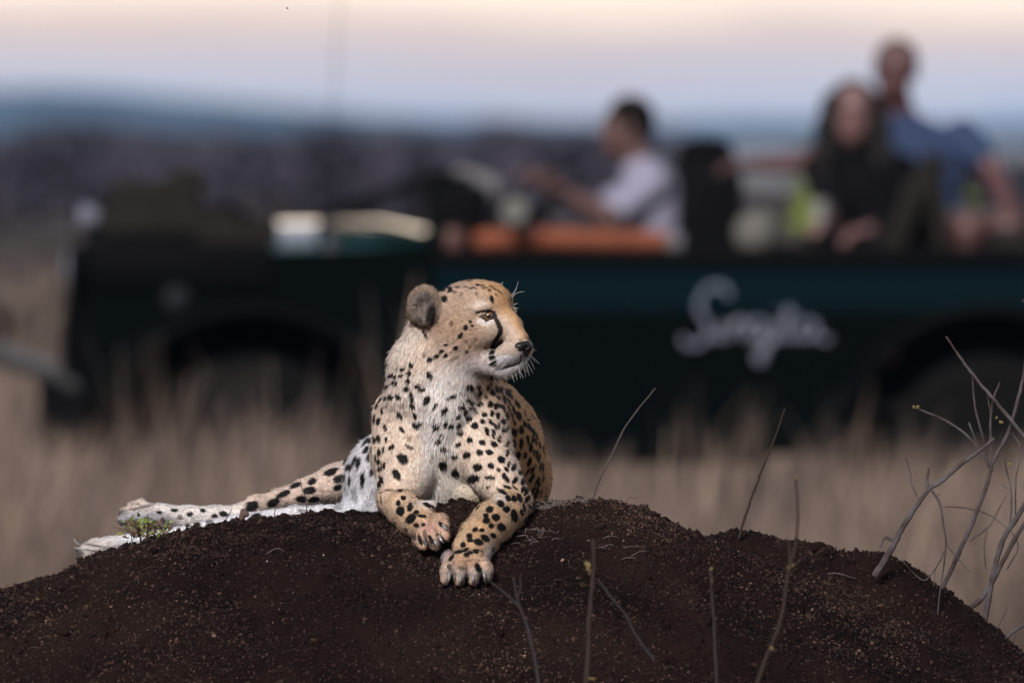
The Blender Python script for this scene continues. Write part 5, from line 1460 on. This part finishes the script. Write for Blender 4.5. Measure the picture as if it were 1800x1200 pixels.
def twig(name, label, cat, d, stems, material, group=None, buds=(), root_d=None):
    """stems: list of (points [(x, y[, dd])], r0, r1); the first point of the first stem is the foot"""
    f = stems[0][0][0]
    t = thing(name, tuple(W(f[0], f[1], d)), label, cat, group)
    for i, (pts, r0, r1) in enumerate(stems):
        P = [(p[0], p[1], d + (p[2] if len(p) > 2 else 0)) for p in pts]
        sp = smooth_path(P, 5)
        sp[1:-1] += rng.normal(0, .15 + .05 * r0, sp[1:-1].shape) * (1, 1, 1)
        w_ = W(sp[:, 0], sp[:, 1], sp[:, 2])
        n = len(w_)
        rr = [.86 * (r0 + (r1 - r0) * k / (n - 1)) / 1000 * (1.16 if (k % 5 == 4) else 1) * rng.uniform(.95, 1.05) for k in range(n)]
        MB().tube(w_, rr, 7).build("stem" if i == 0 else "branch", material, t)
    for x, y, r_ in buds:
        c = W(x, y, d)
        mb = MB()
        for q in range(4):
            o_ = rng.normal(0, r_ * .5, 3) / 1000
            mb.ball(c + o_, tuple(rng.uniform(.35, .8, 3) * r_ / 1000), 8)
        mb.build("bud", m_bud, t)
    return t
G1 = "bare stems rising in front of the mound"
twig("bare_stem", "blurred brown forked stem in front of the mound, tallest and rightmost in the foreground", "twig", -1750,
     [([(1310, 1260), (1345, 1160), (1372, 1090), (1385, 1010), (1398, 960), (1402, 900), (1399, 842)], 4.3, 1.8), ([(1388, 1000), (1405, 985), (1425, 966)], 2, 1), ([(1388, 1003), (1388, 965), (1383, 945)], 3, 1.6)], m_twig_brown, G1, [(1390, 996, 4), (1400, 838, 3), (1358, 1140, 3.5)])
twig("bare_stem", "thick blurred dark stem in front of the mound, right of the outstretched paw", "twig", -1500,
     [([(1022, 1270), (1033, 1170), (1036, 1080), (1043, 1010), (1044, 948)], 5.2, 3.0), ([(1044, 960), (1040, 950)], 3, 2)], m_twig_brown, G1, [(1033, 992, 5), (1036, 1002, 4), (1040, 1195, 4)])
twig("bare_stem", "grey forked stem whose side arm reaches the tip of the outstretched paw", "twig", -1400,
     [([(958, 1270), (944, 1180), (928, 1105), (912, 1062), (907, 1040), (902, 1012)], 3.6, 1.4), ([(909, 1062), (885, 1040), (862, 1022)], 2.4, 1.2), ([(909, 1050), (915, 1032), (914, 1014)], 2, 1.1)], m_twig_fg, G1)
twig("bare_stem", "thin stick leaning to the right beside the thick dark stem", "twig", -1300,
     [([(1150, 1160), (1116, 1113), (1100, 1080), (1075, 1050), (1050, 1016)], 2.6, 1.6)], m_twig_fg, G1)
twig("bare_stem", "slender straight grey stem with yellow buds at its top", "twig", -1500,
     [([(1262, 1230), (1257, 1140), (1255, 1090), (1251, 1040), (1250, 1002)], 3.0, 1.5)], m_twig_fg, G1, [(1250, 1000, 3), (1251, 1020, 2.5)])
twig("twig", "thin dark twig leaning right behind the crest, just right of the cheetah", "twig", 130,
     [([(1040, 880), (1055, 840), (1072, 806), (1098, 752), (1125, 715), (1152, 682)], 2.2, 1.2)], m_twig_dark)
twig("twig", "brown knotty twig standing behind the crest against the rear wheel", "twig", 180,
     [([(1299, 945), (1312, 900), (1330, 850), (1345, 812), (1362, 770), (1380, 717)], 2.8, 1.5), ([(1332, 838), (1340, 828)], 2, 1.6)], m_twig_brown)
twig("dead_branch", "crooked grey-brown dead branch jutting from the right shoulder of the mound", "branch", 120,
     [([(1538, 1012, 0), (1560, 975, 0), (1580, 938, 0), (1600, 905, 0), (1622, 872, 0), (1640, 850, 0)], 7.5, 4.0),
      ([(1634, 858), (1662, 840), (1690, 815), (1716, 797), (1748, 770)], 4.6, 3.4), ([(1632, 862), (1630, 840), (1633, 822)], 3.6, 2),
      ([(1638, 862), (1652, 885), (1658, 920), (1663, 955), (1658, 1000), (1650, 1060), (1646, 1095)], 2.8, 1), ([(1662, 955), (1685, 982), (1708, 1008)], 1.6, .8),
      ([(1660, 968), (1650, 990), (1628, 1018), (1612, 1012), (1584, 982)], 1.6, .7), ([(1572, 952), (1556, 944), (1546, 962)], 4, 1.6), ([(1612, 872), (1602, 850), (1600, 830), (1592, 805)], 1.4, 1.1),
      ([(1644, 1000), (1641, 1030)], 1, .6)], m_twig_grey, None, [(1650, 868, 2.5), (1652, 853, 2.5)])
twig("bush", "leafless grey bush of thin forked stems at the right edge, behind the mound", "bush", 330,
     [([(1640, 1080), (1662, 1022), (1690, 962), (1715, 905), (1738, 840), (1745, 805)], 5, 4),
      ([(1745, 812), (1772, 760), (1790, 700), (1802, 640), (1806, 560)], 4.5, 2.4), ([(1738, 822), (1728, 770), (1714, 715), (1709, 662)], 3, 1.6),
      ([(1745, 808), (1741, 760), (1744, 710), (1757, 672)], 3, 1.6), ([(1742, 728), (1733, 684)], 2, 1.3), ([(1738, 815), (1705, 770), (1660, 738), (1612, 718)], 2.8, 1.7),
      ([(1736, 812), (1716, 775), (1703, 742)], 2.4, 1.5), ([(1728, 1100), (1738, 1050), (1748, 1000), (1762, 950), (1790, 905), (1830, 840)], 6.5, 5), ([(1690, 1078), (1726, 1050), (1756, 1000), (1790, 935), (1830, 880)], 6, 4),
      ([(1660, 890), (1700, 893), (1740, 905), (1772, 930)], 1.6, 1), ([(1705, 950), (1738, 925), (1758, 890), (1768, 872)], 1.6, 1), ([(1775, 925), (1778, 870), (1768, 820), (1762, 790)], 2.2, 1.3),
      ([(1785, 905), (1786, 840), (1795, 790), (1778, 760)], 2, 1), ([(1755, 1140), (1778, 1112), (1815, 1090)], 4, 3), ([(1772, 860), (1760, 850)], 1.2, 1), ([(1733, 1000), (1730, 960), (1736, 930)], 1.3, .8),
      ([(1770, 1000), (1790, 960), (1775, 930)], 2, 1.2), ([(1752, 1105), (1765, 1080), (1772, 1062)], 1.3, .8), ([(1780, 1130), (1795, 1085), (1810, 1060)], 1.5, .9), ([(1800, 860), (1830, 760), (1840, 700)], 3.5, 2)],
     m_twig_grey, None, [(1612, 718, 4), (1752, 735, 3), (1760, 742, 3), (1775, 815, 3)])
twig("dead_stick", "long straight grey stick slanting down to the right edge over the bush", "stick", 300,
     [([(1900, 880), (1850, 818), (1800, 766), (1762, 720), (1735, 688), (1700, 645), (1680, 617), (1663, 591)], 4.6, 2)], m_twig_grey)
twig("dead_stick", "short bit of grey stick crossing the top right edge above the bush", "stick", 280,
     [([(1870, 620), (1830, 560), (1796, 526)], 3, 1.6)], m_twig_grey)
# short stub by the hind foot
st = thing("stub", tuple(W(424, 930, 60)), "short reddish-brown knobbed stub of wood standing in front of the hind leg", "stub")
MB().tube(W(*np.array([(422, 935, 50), (424, 918, 50), (426, 906, 48), (430, 897, 48)]).T), [.0055, .005, .006, .0065], 9).ball(W(431, 903, 46), (.0075, .006, .006), 10).ball(W(428, 898, 48), (.006, .006, .005), 10).build("wood", mat("red_brown_bark", (.07, .040, .031), .85, noise=(80, (.09, .05, .04), .8), bump=(300, .7, .002)), st)
# thin curved twigs on the crest
for x, y, dx, dy, lb in ((395, 925, 12, -32, "fine dark curved twig in front of the hind metatarsus"), (540, 905, -14, -70, "fine dark twig standing against the spotted hind leg"), (482, 905, 8, -24, "tiny pale seedling on the crest before the hind leg")):
    dpt = 20 if y > 900 else 40
    twig("twig", lb, "twig", dpt, [([(x, y + 14), (x + dx * .2, y + dy * .4), (x + dx * .75, y + dy * .75), (x + dx, y + dy)], 1.0, .6), ([(x + dx * .4, y + dy * .5), (x + dx * .4 + 7, y + dy * .5 - 8)], .6, .4)], m_twig_dark)
# leafy sprig by the hind paw
sg = thing("leafy_sprig", tuple(soil_point(255, 30)), "small leafy sprig, yellow-green and brown, growing against the hind paw", "plant")
def leaf(c, L, wd, d, n, m, par):
    d = np.array(d, float); d /= np.linalg.norm(d); n = np.array(n, float); n -= d * (n @ d); n /= np.linalg.norm(n); b = np.cross(d, n)
    V, F = [], []
    prof = [(0, .05), (.22, .75), (.5, 1), (.78, .7), (1, .04)]
    for t, w_ in prof:
        z = math.sin(t * math.pi) * .12 * L
        for s_ in (-1, 0, 1):
            V.append(c + d * t * L + b * s_ * w_ * wd / 2 + n * (z + abs(s_) * wd * .16))
    for i in range(4):
        for j in range(2): F.append((i * 3 + j, i * 3 + j + 1, i * 3 + j + 4, i * 3 + j + 3))
    MB().add(V, F).build("leaf", m, par, sharp=0)
rs = np.random.default_rng(9)
for k in range(10):
    x = rs.uniform(212, 296); tx = x + rs.uniform(-16, 14); ty = rs.uniform(902, 932)
    b0 = soil_point(x * .5 + 128, rs.uniform(0, 40)); tpt = W(tx, ty, rs.uniform(-10, 60))
    MB().tube([b0 - (0, 0, .01), (b0 + tpt) / 2 + rs.normal(0, .003, 3), tpt], (.0012, .0006), 5).build("stem", m_twig_dark, sg)
LEAF = [(241, 905, 'g', 17), (233, 912, 'g', 14), (252, 915, 'g', 15), (245, 918, 'g', 13), (228, 915, 'g', 12), (262, 917, 'b', 12), (222, 942, 'y', 11), (200, 925, 'b', 12), (207, 918, 'b', 10), (217, 935, 'y', 12), (291, 931, 'g', 13), (284, 936, 'g', 12), (295, 938, 'g', 12), (275, 925, 'b', 12), (282, 920, 'b', 13),
        (268, 930, 'b', 14), (260, 938, 'b', 12), (250, 930, 'g', 10), (240, 930, 'b', 13), (230, 930, 'b', 12), (272, 942, 'g', 10), (262, 946, 'b', 12), (250, 944, 'b', 13), (238, 942, 'b', 12), (288, 925, 'g', 9), (225, 924, 'b', 11), (256, 924, 'y', 10), (278, 934, 'y', 9), (215, 927, 'b', 9), (244, 936, 'b', 9)]
LEAF += [(rs.uniform(215, 298), rs.uniform(912, 946), 'bbg'[int(rs.integers(0, 3))], rs.uniform(8, 13)) for _ in range(80)]
m_leafy = mat("yellow_leaf", (.22, .18, .03), .6)
for x, y, kd, L in LEAF:
    m_ = {'g': m_leafg, 'b': m_leafb, 'y': m_leafy}[kd]
    leaf(W(x, y + 3, rs.uniform(-25, 35)), L * 1.1 / 1000, L * .6 / 1000, rs.normal(size=3) * (1, .6, .7) + (0, 0, .35), rs.normal(size=3) * .5 + (0, -1, .6), m_, sg)
# straw litter heaps
def litter(label, cx, d0_, n, rx, rd, hgt, L, m, name="dry_grass_tuft"):
    c0 = soil_point(cx, d0_)
    t = thing(name, tuple(c0), label, "grass tuft")
    mb = MB()
    for k in range(n):
        p = soil_point(cx + rs.normal(0, rx), d0_ + rs.normal(0, rd)); a = rs.uniform(0, 6.28); l_ = L * rs.uniform(.4, 1) / 1000
        c1 = np.array((math.cos(a), math.sin(a) * .6, 0)) * l_
        z = abs(rs.normal(0, hgt / 1000))
        P = smooth_path([p - (0, 0, .002), p + c1 * .35 + (0, 0, z), p + c1 * .7 + np.append(rs.normal(0, l_ * .12, 2), z * .9), p + c1 + np.append(rs.normal(0, l_ * .2, 2), rs.uniform(-.2, 1) * z)], 3)
        mb.tube(P, (.0006, .0003), 4)
    o = mb.build("straw", m, t, sharp=0); o["kind"] = "stuff"
litter("pale matted tuft of dry grass on the crest beside the cheetah's elbow", 990, -30, 130, 26, 22, 9, 42, m_straw)
litter("wisp of dry straw on the soil right of the outstretched paw", 940, -165, 26, 14, 12, 5, 30, m_straw)
litter("brown stubble of broken grass on the crest right of the pale tuft", 1045, 20, 22, 26, 20, 14, 40, m_twig_brown)
litter("faint curl of straw on the slope below the crest, right of centre", 1085, -190, 10, 22, 12, 3, 36, m_straw)
m_stalk = mat("old_stalk", (.065, .053, .048), .8)
# stray stalks lying on the soil
for x, d_, a, L, lb in ((1475, 120, .25, 60, "short pale stalk lying on the right shoulder of the mound"), (1118, -190, -.2, 34, "thin pale stalk lying on the soil below the crest"), (1120, -60, -.25, 36, "brown stalk lying near the crest right of the cheetah"),
                       (485, -170, -.15, 30, "thin straw lying on the left slope below the hind leg"), (1010, -20, -.6, 32, "straight pale straw across the tuft by the cheetah's elbow")):
    p = soil_point(x, d_)
    w_ = [tuple(p + np.array((math.cos(a) * s_ * L / 1000, -.3 * abs(math.sin(a)) * s_ * L / 1000, 0)) + (0, .004 * math.sin(s_ * 5 + x), .003 + .005 * math.cos(s_ * 4 + d_))) for s_ in np.linspace(-.5, .5, 7)]
    o = MB().tube(w_, (.0011, .0005), 6).build("stalk", m_stalk, None, origin=tuple(p)); tag(o, lb, "stalk")
pb = MB(); p = soil_point(1300, -610)
for i_, q in enumerate(((-.018, 0), (-.006, .002), (.008, 0), (.02, -.003))): pb.ball((p[0] + q[0], p[1] + q[1], p[2] + .004), (.011, .007, .0055), 12)
o = pb.build("pale_bone_chip", mat("bone", (.30, .30, .33), .6), None, origin=tuple(p)); tag(o, "pale grey chip lying at the bottom edge beside the forked foreground stem", "chip")
# flying insect high on the left
ins = thing("insect", tuple(W(505, 15, 0)), "tiny dark flying insect in the pale sky at the upper left", "insect")
c = W(505, 15, 0)
MB().ball(c, (.0022, .0011, .0011), 10).build("abdomen", m_twig_dark, ins)
for s_ in (-1, 1):
    MB().add([c, c + (.0012, s_ * .0022, .0016), c + (-.0014, s_ * .0026, .0018), c + (-.0008, s_ * .0004, .0002), c + (0, 0, .0003)], [(0, 1, 2, 3), (4, 3, 2, 1)]).build("wing", m_grey_cloth, ins)
